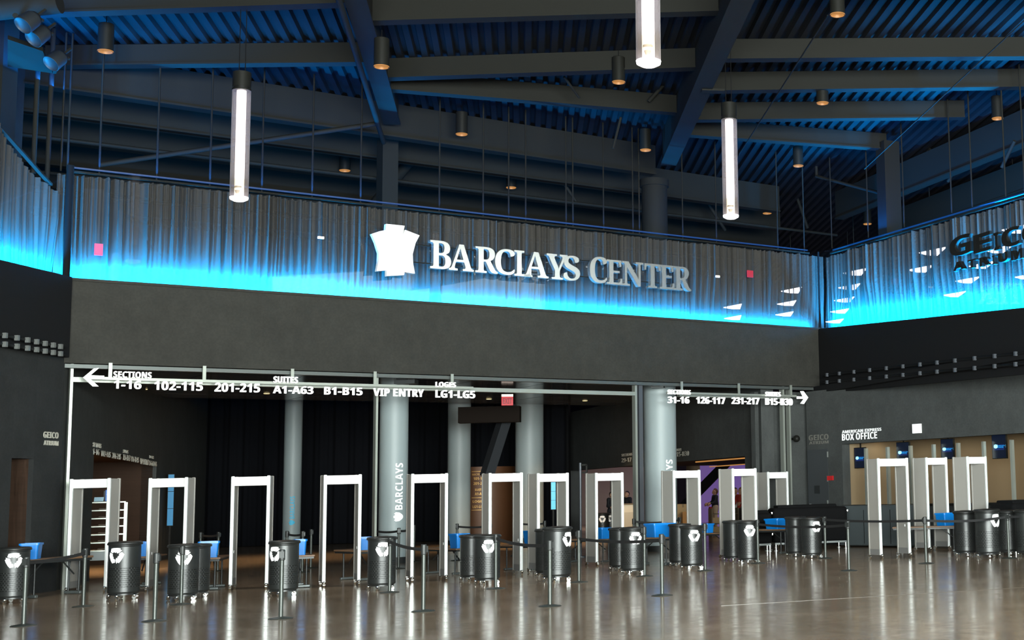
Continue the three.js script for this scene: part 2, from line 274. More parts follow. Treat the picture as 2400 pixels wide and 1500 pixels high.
{
  const e2 = P2.hit(2400, 450), eB = P2.hit(2400, 722), q = P2.hit(1930, 590), qB = P2.hit(1930, 770);
  const lin = (a, b) => (s) => a[1] + (b[1] - a[1]) * (s - a[0]) / (b[0] - a[0]);
  const t2 = lin(q, e2), b2 = lin(qB, eB);
  const l0 = PL.hit(0, 242), l1 = PL.hit(128, 390), k0 = PL.hit(0, 613), k1 = PL.hit(118, 641), tL = lin(l0, l1), bL = lin(k0, k1);
  const [mL, mL1] = meet(PL, P1, -.42), [mR, mR2] = meet(P1, P2, -.42);
  const c1 = curtain(P1, mL1, mR, hT, hG, -.42, () => hG - .03, () => hT + .005, 'pleated grey metal-mesh curtain behind the long glass band carrying the white letters');
  const c2 = curtain(P2, mR2, 13, 5.4, 8.6, -.42, (s) => t2(s) - .03, (s) => Math.max(b2(s), 4.6) + .01, 'pleated mesh curtain behind the right-hand glass band, strongly blue-lit');
  const c3 = curtain(PL, PL.len - 9, mL, 5.4, 8.6, -.42, (s) => tL(s) - .03, (s) => bL(s) + .01, 'pleated mesh curtain in the left corner behind the short glass band');
  for (const [pl, s0, s1, c, top, bot] of [[P1, .02, P1.len - .02, c1, () => hG, () => hT], [P2, .02, 13, c2, t2, b2], [PL, PL.len - 9, PL.len - .02, c3, tL, bL]]) {
    const A = pl.at(s0, top(s0), -.42), B = pl.at(s1, top(s1), -.42);
    partW('curtain_rail', [beamBox(A, B, .08, .04, 0)], M.steel, c);
    // sheet of glass in front of it
    const sh = new THREE.Shape([[s0, bot(s0)], [s1, bot(s1)], [s1, top(s1) + .03], [s0, top(s0) + .03]].map((p) => new THREE.Vector2(...p)));
    const g = fix(new THREE.ShapeGeometry(sh)).applyMatrix4(pl.m(0, 0, -.04));
    struct('window_' + (8 + rail.length), [g], M.glass); rail.push(pl);
    // blue strip lamp on the sill between glass and curtain
    const n = Math.ceil((s1 - s0) / 7), strip = thing('led_strip', ['blue strip lamp on the sill of the long glass band', 'blue strip lamp on the sill of the right-hand glass band', 'blue strip lamp on the sill of the left corner glass band'][rail.length - 1], 'light strip', pl.at((s0 + s1) / 2, bot(s0), -.14));
    partW('housing', [beamBox(pl.at(s0, bot(s0), -.3), pl.at(s1, bot(s1), -.3), .07, .03, .005)], M.can, strip);
    partW('diffuser', [beamBox(pl.at(s0, bot(s0) + .036, -.3), pl.at(s1, bot(s1) + .036, -.3), .04, .012, 0)], M.led, strip);
    const a = pl.at(s0, bot(s0) + .07, -.3), b = pl.at(s1, bot(s1) + .07, -.3), mid = a.clone().add(b).multiplyScalar(.5);
    const d = b.clone().sub(a).normalize(), dir = V(0, 1, 0).multiplyScalar(.66).addScaledVector(pl.n, -.75).normalize(), zz = dir.clone().negate(), yy = zz.clone().cross(d).normalize();
    zz.copy(d.clone().cross(yy));
    [[[0, .3, 3000], [.3, .78, 1300], [.78, 1, 900]], [[0, 1, 6500]], [[0, 1, 3600]]][rail.length - 1].forEach(([f0, f1, k]) => { const l = new THREE.RectAreaLight(BLUE, k, a.distanceTo(b) * (f1 - f0), .05); l.position.copy(a).lerp(b, (f0 + f1) / 2); l.quaternion.setFromRotationMatrix(new THREE.Matrix4().makeBasis(d, yy, zz)); l.name = 'led_strip_glow'; scene.add(l); });

    // second row of blue lamps on top of the rail, washing the roof
    const a2 = pl.at(s0, top(s0) + .2, -.5), b2_ = pl.at(s1, top(s1) + .2, -.5);
    const z3 = V(0, -1, 0).addScaledVector(pl.n, -.15).normalize(), y3 = z3.clone().cross(d).normalize(); z3.copy(d.clone().cross(y3));
    [[[0, .35, 190], [.35, 1, 55]], [[0, 1, 160]], [[0, 1, 260]]][rail.length - 1].forEach(([f0, f1, k]) => { const l2 = new THREE.RectAreaLight(new THREE.Color(0, .2, 1), k, a2.distanceTo(b2_) * (f1 - f0), .08); l2.position.copy(a2).lerp(b2_, (f0 + f1) / 2); l2.quaternion.setFromRotationMatrix(new THREE.Matrix4().makeBasis(d, y3, z3)); l2.name = 'roof_wash'; scene.add(l2); });
    partW('roof_wash_lamp', [beamBox(pl.at(s0, top(s0) + .09, -.5), pl.at(s1, top(s1) + .09, -.5), .05, .03, .02)], std(0x101418, .5, 0, { emissive: new THREE.Color(0, .2, 1), emissiveIntensity: .2 }), strip, 'upper blue lamp row washing the roof');
  }
  // right-hand fascia below the band follows its sloping sill
  const sh = new THREE.Shape([[0, 5.55], [0, b2(0)], [13, b2(13)], [13, 4.9], [4, 5.2]].map((p) => new THREE.Vector2(...p)));
  struct('wall_right_fascia', [fix(new THREE.ExtrudeGeometry(new THREE.Shape([[.02, 4.4], [.02, b2(0)], [13, b2(13)], [13, 4.0]].map((p) => new THREE.Vector2(...p))), { depth: .1, bevelEnabled: false })).applyMatrix4(P2.m(0, 0, -.02)), P2.box(.02, 30, 4.4, 4.6, .3, .3)], M.wallDark);
  struct('wall_left_fascia', [fix(new THREE.ExtrudeGeometry(new THREE.Shape([[PL.len - 20, 4.7], [PL.len - 20, bL(PL.len - 20)], [PL.len - .05, bL(PL.len)], [PL.len - .05, 4.7]].map((p) => new THREE.Vector2(...p))), { depth: .12, bevelEnabled: false })).applyMatrix4(PL.m(0, 0, .01))], M.wallDark);
  struct('trim_4', [bar(P1.at(-.03, hT - .1, .02), P1.at(-.03, hG + .05, .02), .07), bar(P1.at(P1.len, hT - .6, .0), P1.at(P1.len, hG, .0), .03)], M.black);
}
// ---- hanger rods from roof to rail
{
  const xs = [145, 160, 235, 370, 495, 617, 735, 849, 1034, 1137, 1197, 1237, 1332, 1348, 1420, 1489, 1504, 1606, 1685, 1829, 1891];
  const nth = ['first', 'second', 'third', 'fourth', 'fifth', 'sixth', 'seventh', 'eighth', 'ninth', 'tenth', 'eleventh', 'twelfth', 'thirteenth', 'fourteenth', 'fifteenth', 'sixteenth', 'seventeenth', 'eighteenth', 'nineteenth', 'twentieth', 'twenty-first'];
  for (const [k, x] of xs.entries()) { const [s] = P1.hit(x, 400 + .11 * (x - 130), -.5); single('hanger_rod', [bar(P1.at(s, hG + .05, -.62), P1.at(s, 11.75, -.62), .022, 6)], M.steel, nth[k] + ' thin hanger rod from the left over the long glass band', 'rod', 'hanger rods over the long glass band'); }
  for (const [k, x] of [1942, 2027, 2111, 2222, 2270, 2348, 2392].entries()) { const [s, h] = P2.hit(x, 590 - .295 * (x - 1926), -.6); single('hanger_rod', [bar(P2.at(s, h + .05, -.72), P2.at(s, 11.75, -.72), .022, 6)], M.steel, nth[k] + ' thin hanger rod from the corner over the right-hand band', 'rod', 'hanger rods over the right-hand band'); }
  for (const [x, l] of [[92, 'blue-lit upright post over the left corner band, nearer the frame edge'], [125, 'blue-lit upright post standing at the left corner of the bands']]) { const [s, h] = PL.hit(x, 340, -.5); single('upright_post', [bar(PL.at(s, 8.5, -.6), PL.at(s, 11.75, -.6), .05, 8)], M.steel, l, 'post'); }
}

// ================================================================ ROOF STEEL
function beam(a, b, w, h, label, name = 'roof_beam', group = 'steel beams under the roof deck') {
  const t = thing(name, label, 'beam', a.clone().add(b).multiplyScalar(.5), 0, group);
  partW('web', [beamBox(a, b, w * .72, h, .03)], M.steel, t); partW('bottom_flange', [beamBox(a, b, w, .04, 0)], M.steel, t);
  return t;
}
{
  const hb = 11.3, hg = 11.1;
  beam(atH(815, -60, hg), atH(919, 292, hg), .42, .64, 'grey left girder running back to the column behind the emblem, blue-lit at its end', 'girder', 'main girders');
  beam(atH(1768, -60, 10.8), atH(1566, 388, 10.8), .45, .92, 'grey right girder running back to the round upper column, blue-lit at its end', 'girder', 'main girders');
  partW('splice_plate', [beamBox(atH(1672, 212, 10.77), atH(1669, 219, 10.77), .52, .05)], M.steel, scene.children[scene.children.length - 1]);
  const B = [
    [[-80, 42], [822, 12], 'nearest beam of the left bay, cut by the top of the picture'],
    [[110, 158], [868, 150], 'second beam of the left bay, its lower flange lit bright blue'],
    [[850, 55], [1720, 30], 'nearest full beam of the middle bay, above the middle pendant cans'],
    [[880, 187], [1690, 160], 'second beam of the middle bay, just under the shaded deck'],
    [[905, 212], [1640, 272], 'third beam of the middle bay with a long blue-lit lower edge'],
    [[1720, -8], [2480, -12], 'topmost beam of the right bay, mostly cut by the picture edge'],
    [[1690, 142], [2480, 136], 'second beam of the right bay, the broadest grey one'],
    [[1660, 216], [2480, 206], 'third beam of the right bay, blue-lit at its right end'],
    [[1625, 284], [2260, 278], 'fourth beam of the right bay, ending at the right corner'],
    [[1600, 318], [2075, 352], 'fifth and farthest beam of the right bay, lower flange blue'],
  ];
  for (const [a, b, l] of B) beam(atH(a[0], a[1], hb), atH(b[0], b[1], hb), .3, .44, l);
  // beams of the upper concourse behind the glass band, parallel to it
  [[2.2, -1.4, P1.len * .78], [4.6, -3, P1.len + 2], [7.2, -4, P1.len + 4], [10, -5, P1.len + 6], [13, -6, P1.len + 8], [16, -6, P1.len + 9]].forEach(([o, s0, s1], k) =>
    beam(P1.at(s0, 10.9, -o), P1.at(s1, 10.9, -o), .34, .85, ['first', 'second', 'third', 'fourth', 'fifth', 'sixth'][k] + ' dark beam behind the long glass band, counted from the band', 'roof_beam', 'dark beams over the upper concourse'));
  [[3.9, 10.2], [8.6, 10.4], [11.6, 10.5]].forEach(([o, h], k) => single('sprinkler_pipe', [bar(P1.at(-3, h, -o), P1.at(P1.len + 4, h, -o), .045)], M.steel, ['thin grey pipe running above the glass band, nearest to it', 'thin grey pipe behind the second dark beam over the band', 'thin grey pipe farthest behind the glass band'][k], 'pipe', 'pipes over the upper concourse'));
  [[2.6, -3.5], [6, -6], [10, -9]].forEach(([o, s0], k) => beam(P2.at(s0, 10.5, -o), P2.at(26, 10.5, -o), .34, .9, ['first', 'second', 'third'][k] + ' dark beam behind the right-hand band, counted from the band', 'roof_beam', 'dark beams behind the right-hand band'));
  // braces
  const rod = (a, b, r, l, n = 'brace', m = M.steel) => single(n, [bar(a, b, r)], m, l, 'brace');
  rod(atH(788, -20, 11.0), atH(899, 334, 10.75), .06, 'grey brace pipe beside the left girder with a blue-lit lower tip');
  rod(P1.pt(882, 290, -.9), P1.pt(235, 386, -2.2), .06, 'long slanting brace pipe left of the girder end, part blue-lit');
  rod(P1.pt(1322, 180, 3), P1.pt(1358, 229, 2.6), .03, 'short slanting brace below the middle-bay deck', 'brace');
  rod(P1.pt(1455, 275, 1.4), P1.pt(1437, 348, 1.2), .035, 'short blue-lit brace hanging in the middle bay');
  rod(P1.pt(1583, 168, 3), P1.pt(1520, 238, 2.6), .05, 'short brace beside the right girder under the deck');
  rod(P1.pt(1767, 366, -2), P1.pt(1838, 340, -3), .05, 'short bright blue brace right of the right pendant tube');
  rod(P1.pt(1913, 390, -1), P1.pt(1914, 414, -1), .05, 'blue pipe drop of the angled pipe at the right corner');
  rod(P1.pt(1913, 413, -1), P2.pt(2060, 452, -1.5), .05, 'blue-lit slanting pipe at the right corner above the bands');
  rod(P2.pt(2100, 445, -3), P2.pt(2180, 350, -3), .05, 'dark diagonal brace behind the right band, leftmost of three');
  rod(P2.pt(2222, 425, -3), P2.pt(2270, 345, -3), .05, 'dark diagonal brace behind the right band, middle of three');
  rod(P2.pt(2348, 392, -2), P2.pt(2378, 330, -2), .05, 'dark diagonal brace behind the right band, rightmost of three');
  rod(P1.pt(1298, 395, -5), P1.pt(1352, 475, -5), .05, 'dark diagonal brace behind the band above the C of CENTER');
  rod(P1.pt(1630, 430, -6), P1.pt(1700, 540, -6), .06, 'dark diagonal brace behind the band left of the right pendant tube');
  rod(P1.pt(1860, 440, -6), P1.pt(1893, 535, -6), .06, 'dark diagonal brace behind the band near its right end');
  rod(P1.pt(1000, 330, -6), P1.pt(860, 500, -6), .16, 'thick dark slanting strut beside the column behind the emblem');
  rod(atH(1940, 36, 11.2), P1.pt(1732, 362, .6), .016, 'thin dark bracing cable slanting down to the right pendant tube');
  rod(atH(2405, 44, 11.2), P2.pt(2026, 396, .6), .016, 'thin dark bracing cable slanting down to the right corner');
  // column heads seen above the band
  const p = spot(918, 1320), q = spot(1548, 1291);
  single('upper_column', [new THREE.BoxGeometry(.42, 3.0, .42).rotateY(P1.turn).translate(p.x - .12, 9.65, p.z + .35)], M.steel, 'square grey steel column above the band behind the emblem', 'column');
  single('upper_column', [cy(.37, .37, 2.0, q.x - .05, 9.5, q.z, 32), cy(.42, .42, .2, q.x - .05, 10.5, q.z, 32)], M.steel, 'round grey column above the band under the right girder', 'column');
  const r = P2.pt(2083, 440, -1.0); single('upper_column', [new THREE.BoxGeometry(.5, 3.4, .5).rotateY(P2.turn).translate(r.x, 9.8, r.z)], M.steel, 'square grey column above the right-hand band near the corner', 'column');
  // left corner: bracket plate, duct, floodlights
  const pl = [[18, 92], [100, 120], [124, 172], [18, 156]].map(([x, y]) => atH(x, y, 10.4));
  const sh = new THREE.Shape(pl.map((v) => new THREE.Vector2(v.x, -v.z)));
  single('bracket_plate', [fix(new THREE.ExtrudeGeometry(sh, { depth: .08, bevelEnabled: false })).rotateX(-Math.PI / 2).translate(0, 10.4, 0)], M.steel, 'blue-lit triangular steel plate in the upper left corner', 'plate');
  single('air_duct', [bar(atH(-60, 28, 10.7), atH(140, 6, 10.9), .2, 20)], M.steel, 'round blue-lit duct cut by the upper left corner of the picture', 'duct');
  single('mounting_pole', [bar(atH(36, 36, 10.5), atH(128, 168, 10.5), .05)], M.steel, 'slanting arm that carries the three floodlights', 'arm');
  const pillar = PL.pt(8, 140, -.9); single('service_pillar', [new THREE.BoxGeometry(.5, 3.3, .3).rotateY(PL.turn).translate(pillar.x, 10.2, pillar.z)], M.steel, 'grey service pillar at the left edge above the corner band', 'pillar');
  [[68, 50, 'upper of three blue-lit floodlights in the left corner'], [92, 82, 'middle of three blue-lit floodlights in the left corner'], [132, 140, 'lower of three blue-lit floodlights in the left corner']].forEach(([x, y, l], k) => {
    const c = atH(x, y, 10.35), f = thing('floodlight', l, 'floodlight', c, 0, 'floodlights in the left corner');
    f.rotation.set(-.55, .5, -.35);
    part('housing', [lathe([[.02, .17], [.12, .17], [.155, .1], [.17, -.16], [.155, -.16], [.12, -.1], [.0, -.1]], 24)], std(0x1c2024, .5), f);
    part('bracket', [bx(.04, .3, .05, 0, .28, 0), bx(.3, .03, .05, 0, .18, 0)], M.steel, f);
  });
}

// ================================================================ COLUMNS OF THE HALL
function bend(flat, r, turn, y0) {                             // lay flat lettering (x along the column, y across) onto a column
  const g = fine(flat, .06), p = g.attributes.position;
  for (let i = 0; i < p.count; i++) { const up = p.getX(i), across = p.getY(i), d = p.getZ(i), a = turn - across / r; p.setXYZ(i, Math.sin(a) * (r + d), y0 + up, Math.cos(a) * (r + d)); }
  g.computeVertexNormals(); return g;
}
function eagle(w) {                                            // small spread-wing crest
  const s = new THREE.Shape([[-.5, .32], [-.36, .5], [-.2, .38], [-.1, .56], [.1, .56], [.2, .38], [.36, .5], [.5, .32], [.46, -.05], [.26, -.36], [.1, -.5], [-.1, -.5], [-.26, -.36], [-.46, -.05]].map((p) => new THREE.Vector2(...p)));
  return fix(new THREE.ExtrudeGeometry(s, { depth: .004, bevelEnabled: false, steps: 1 })).scale(w, w, 1);
}
function hallColumn(px, py, r, h, label, face, words) {
  const p = spot(px, py), t = thing('column', label, 'column', p, 0, 'round grey columns of the entrance hall');
  part('shaft', [cy(r, r, h, 0, h / 2, 0, 48)], M.column, t);
  part('base_ring', [cy(r + .03, r + .03, .16, 0, .08, 0, 48)], M.tableLeg, t);
  if (words) {
    const { y0, len, hgt, mat, crest } = words;
    part('lettering', [bend(text('BARCLAYS', SANS, len, hgt, .006).translate(0, -hgt / 2, .002), r, face, y0)], mat, t, 'vertical lettering BARCLAYS');
    part('emblem', [bend(eagle(crest).translate(-crest * .75, 0, .002), r, face, y0)], mat, t, 'spread-wing crest below the lettering');
  }
  return t;
}
const cyanPrint = std(0x0aa7cf, .5);
hallColumn(920, 1320, .36, 4.86, 'round grey column with white upright lettering, left of centre behind the door line', .72, { y0: 1.37, len: 1.2, hgt: .2, mat: M.white, crest: .24 });
hallColumn(1550, 1291, .46, 4.86, 'broad round grey column at the right end of the left sign', .72, { y0: 1.25, len: 1.28, hgt: .22, mat: M.white, crest: .28 });
hallColumn(682, 1288, .30, 8, 'slim round grey column with cyan upright lettering', .43, { y0: 1.08, len: .78, hgt: .16, mat: cyanPrint, crest: .18 });
hallColumn(1075, 1276, .40, 8, 'dim round column behind the curved bronze panel');
hallColumn(1241, 1270, .50, 8, 'round grey column behind the two detectors right of the bronze panel');
{ const p = P1.pt(946, 886, -.5); single('junction_box', [bx(.5, .1, .3, p.x, p.y - .08, p.z - .2), bx(.22, .14, .2, p.x - .1, p.y - .02, p.z - .2)], M.tableLeg, 'dark box at the head of the column with white lettering', 'box'); }
{ const p = P1.pt(1542, 904, -.5); single('junction_box', [bx(.34, .12, .3, p.x, p.y, p.z)], M.tableLeg, 'dark box at the head of the broad column', 'box'); }

// ================================================================ PENDANTS
function makeTube(label, px, pyBottom, hb) {
  const r = .17, L = 2.5, p = atH(px, pyBottom, hb), t = thing('pendant_tube', label, 'pendant light', p, 0, 'glowing pendant tubes');
  part('acrylic_tube', [cy(r, r, L - .3, 0, (L - .3) / 2 + .02, 0, 40, true)], M.acrylic, t);
  part('light_core', [cy(.088, .088, L - .72, 0, .4 + (L - .72) / 2, 0, 28)], M.tubeCore, t);
  part('lower_core', [cy(.088, .088, .37, 0, .215, 0, 28)], std(0xfff3c8, .5, 0, { emissive: new THREE.Color(1, .88, .6), emissiveIntensity: .8 }), t, 'dimmer yellowish lower end of the core');
  part('lamp_disc', [cy(.07, .07, .03, 0, .22, .05, 24), cy(.03, .05, .06, 0, .12, .075, 16)], std(0x9a8f68, .6), t);
  part('cap', [cy(r, r, .34, 0, L - .15, 0, 40), cy(.178, .178, .03, 0, L - .33, 0, 40)], M.can, t);
  part('lens', [lathe([[0, -.05], [.1, -.045], [.165, -.01], [.172, .03], [0, .03]], 40)], M.lens, t, 'bright white bottom lens');
  for (const s of [-1, 1]) part('suspension_cable', [bar(V(s * .06, L, 0), V(s * .06, 11.78 - hb, 0), .008, 6)], M.black, t);
  const l = new THREE.SpotLight(new THREE.Color(1, .95, .85), 40, 0, 1.1, .6, 2); lightAt(l, p.clone().add(V(0, -.12, 0)), p.clone().add(V(0, -8, 0)), 'pendant_tube_light');
  return t;
}
makeTube('glowing pendant tube on the left, hanging before the glass band', 560, 466, 7.5);
makeTube('glowing pendant tube at the top centre, cut by the picture edge', 1520, 148, 7.5);
makeTube('glowing pendant tube on the right beside the girder', 1713, 508, 7.5);
{
  const can = thing('pendant_can', 'black pendant can', 'pendant light', V(0, 0, 0), 0, 'black pendant cans under the roof');
  part('housing', [lathe([[0, .60], [.14, .60], [.15, .59], [.15, .0], [.142, 0], [.142, .05]], 32)], M.can, can);
  part('reflector_rim', [lathe([[.151, .0], [.151, .022], [.138, .03], [.118, .1], [.112, .1], [.135, .0]], 32)], M.canGlow, can, 'glowing copper rim');
  part('reflector', [cy(.112, .112, .01, 0, .1, 0, 28)], M.canInner, can);
  part('cord', [bar(V(0, .6, 0), V(0, 11.78 - 11, 0), .008, 6)], M.black, can);
  const L = [
    [247, 122, 'black pendant can at the upper left, before the blue-lit deck'], [894, 158, 'black pendant can beside the left girder'], [1450, 194, 'black pendant can left below the top centre glowing tube'],
    [1963, 36, 'black pendant can at the top right, cut by the picture edge'], [1928, 243, 'black pendant can in the middle of the right bay'], [2338, 279, 'black pendant can near the right edge under the blue deck'],
    [1082, 316, 'black pendant can above the lettering, right of the left girder end'], [1513, 353, 'black pendant can left of the right girder end'], [1871, 390, 'black pendant can below the farthest beam of the right bay'],
    [353, 369, 'dim pendant can above the left end of the band, left of the glowing tube'], [808, 401, 'dim pendant can hanging left of the column behind the emblem'], [1198, 441, 'dim pendant can just above the band over the lettering'],
    [2198, 423, 'dim pendant can above the right-hand band'], [1522, 472, 'dim pendant can before the round column under the right girder'], [1798, 501, 'dim pendant can above the band right of the right glowing tube'], [2033, 526, 'dim pendant can at the corner of the two bands'],
  ];
  L.forEach(([x, y, l], k) => { const p = atH(x, y, k === 1 ? 10.3 : 11); if (k) copy(can, p, 0, l); else { can.position.copy(p); can.userData.label = l; }
    lightAt(new THREE.SpotLight(new THREE.Color(1, .6, .25), 6, 0, .6, .5, 2), p.clone().add(V(0, -.02, 0)), p.clone().setY(0), 'pendant_can_light'); });
}

// ================================================================ LETTERING ON THE GLASS BAND
{
  const off = .28, yb = (x) => 630 + (x - 1003) * .0886, yt = (x) => 564 + (x - 1003) * .1;
  const t = thing('letter_sign', 'large raised silver-white lettering BARCLAYS CENTER on the long glass band', 'sign', P1.pt(1003, 630, off));
  const put = (str, x0, x1, big) => textOn(P1, str, x0, x1, yb(x0), big ? yt(x0) : yt(x0) + 4, off, .13, SERIF);
  const xs = [['B', 1003, 1052, 1], ['A', 1047, 1105, 0], ['R', 1109, 1161, 0], ['C', 1155, 1201, 0], ['L', 1200, 1240, 0], ['A', 1222, 1280, 0], ['Y', 1276, 1325, 0], ['S', 1315, 1354, 0], ['C', 1377, 1417, 1], ['E', 1417, 1453, 0], ['N', 1453, 1502, 0], ['T', 1505, 1543, 0], ['E', 1541, 1575, 0], ['R', 1574, 1614, 0]];
  for (const [c, a, b, big] of xs) partW('letter', [put(c, a, b, big)], M.letterMetal, t, 'letter ' + c);
  partW('mounting_rail', [beamBox(P1.at(P1.hit(960, 585, .2)[0], 7.68, .2), P1.at(P1.hit(1600, 660, .2)[0], 7.68, .2), .03, .03), beamBox(P1.at(P1.hit(960, 620, .2)[0], 7.25, .2), P1.at(P1.hit(1600, 690, .2)[0], 7.25, .2), .03, .03)], M.can, t);
  const e = thing('emblem_sign', 'large white emblem of crossed folded banners left of the lettering', 'sign', P1.pt(925, 640, off));
  const q = [[232, 293], [280, 277], [318, 270], [322, 231], [437, 243], [430, 275], [420, 311], [440, 268], [530, 303], [505, 350], [487, 420], [490, 480], [501, 541], [436, 531], [433, 550], [325, 556], [325, 520], [262, 526], [273, 470], [275, 410], [255, 345]].map(([x, y]) => [780 + x / 2.667, 440 + y / 2.667]);
  partW('plate', [extrudeOn(P1, q, off, .12)], M.emblemWhite, e);
  // dark lettering on the right-hand band
  const g = thing('letter_sign', 'large dark raised lettering on the right-hand glass band, edges blue-lit', 'sign', P2.pt(2240, 600, .2));
  const G = [['G', 2234, 2284, 606, 560], ['E', 2290, 2330, 596, 553], ['I', 2338, 2350, 588, 547], ['C', 2356, 2400, 584, 540], ['O', 2404, 2460, 572, 530]];
  for (const [c, a, b, y0, y1] of G) partW('letter', [textOn(P2, c, a, b, y0, y1, .2, .1)], M.can, g, 'dark letter ' + c);
  const Gs = [['A', 2242, 2268, 637, 617], ['T', 2276, 2296, 631, 611], ['R', 2304, 2326, 626, 605], ['I', 2334, 2340, 621, 600], ['U', 2348, 2370, 617, 595], ['M', 2378, 2405, 612, 589]];
  for (const [c, a, b, y0, y1] of Gs) partW('letter', [textOn(P2, c, a, b, y0, y1, .2, .1)], M.can, g, 'small dark letter ' + c);
  // kite-shaped light panels under the concourse roof, seen through the sheer curtains
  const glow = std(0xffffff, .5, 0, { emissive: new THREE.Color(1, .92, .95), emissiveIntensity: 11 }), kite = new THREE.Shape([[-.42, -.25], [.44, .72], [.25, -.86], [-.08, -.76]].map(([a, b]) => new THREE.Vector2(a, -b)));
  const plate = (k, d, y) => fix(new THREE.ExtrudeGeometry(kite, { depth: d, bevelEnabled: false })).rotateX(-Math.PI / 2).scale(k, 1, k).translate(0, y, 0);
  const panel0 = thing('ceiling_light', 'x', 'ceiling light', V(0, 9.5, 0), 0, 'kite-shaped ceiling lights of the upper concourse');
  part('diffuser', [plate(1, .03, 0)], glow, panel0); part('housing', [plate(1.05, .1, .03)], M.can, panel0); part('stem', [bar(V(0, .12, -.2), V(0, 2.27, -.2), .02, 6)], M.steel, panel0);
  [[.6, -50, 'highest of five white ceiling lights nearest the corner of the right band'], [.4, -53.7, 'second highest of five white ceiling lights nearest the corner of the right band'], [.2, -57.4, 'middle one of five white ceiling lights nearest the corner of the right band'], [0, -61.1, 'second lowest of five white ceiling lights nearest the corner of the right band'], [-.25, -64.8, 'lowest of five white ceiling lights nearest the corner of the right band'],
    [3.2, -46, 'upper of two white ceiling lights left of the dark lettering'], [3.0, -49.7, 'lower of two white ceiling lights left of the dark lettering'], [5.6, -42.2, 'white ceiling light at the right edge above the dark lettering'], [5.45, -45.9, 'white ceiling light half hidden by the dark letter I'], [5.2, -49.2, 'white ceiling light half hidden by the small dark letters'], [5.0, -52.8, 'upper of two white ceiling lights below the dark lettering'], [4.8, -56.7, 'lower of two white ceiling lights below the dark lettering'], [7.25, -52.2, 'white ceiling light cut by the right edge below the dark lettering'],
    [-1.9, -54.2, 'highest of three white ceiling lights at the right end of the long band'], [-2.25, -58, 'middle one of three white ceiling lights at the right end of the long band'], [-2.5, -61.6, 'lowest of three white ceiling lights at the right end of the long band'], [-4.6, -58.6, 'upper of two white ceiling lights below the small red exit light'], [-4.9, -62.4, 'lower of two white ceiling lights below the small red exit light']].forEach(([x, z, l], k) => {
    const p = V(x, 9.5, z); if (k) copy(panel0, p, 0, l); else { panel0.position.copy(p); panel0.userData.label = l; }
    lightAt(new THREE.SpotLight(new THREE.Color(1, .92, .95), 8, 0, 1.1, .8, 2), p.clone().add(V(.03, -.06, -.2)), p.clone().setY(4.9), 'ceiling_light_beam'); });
  const dot = (x, y, w, h, m, l, n) => { const c = P1.pt(x, y, -.2); const b = new THREE.BoxGeometry(w, h, .04).rotateY(P1.turn).translate(c.x, c.y, c.z); single(n, [b], m, l, 'lamp'); };
  const red = std(0x3a0508, .5, 0, { emissive: new THREE.Color(1, .06, .12), emissiveIntensity: .45 });
  dot(1758, 642, .2, .2, red, 'small red exit light behind the right part of the long band', 'exit_light');
  dot(231, 585, .16, .25, std(0x3a0510, .5, 0, { emissive: new THREE.Color(1, .12, .45), emissiveIntensity: .8 }), 'small pink light behind the left end of the long band', 'exit_light');
  dot(752, 557, .14, .05, M.warmLamp, 'small warm downlight seen through the long band left of the emblem', 'downlight');
  dot(1682, 648, .12, .05, M.warmLamp, 'small warm downlight seen through the long band right of the lettering', 'downlight');
}

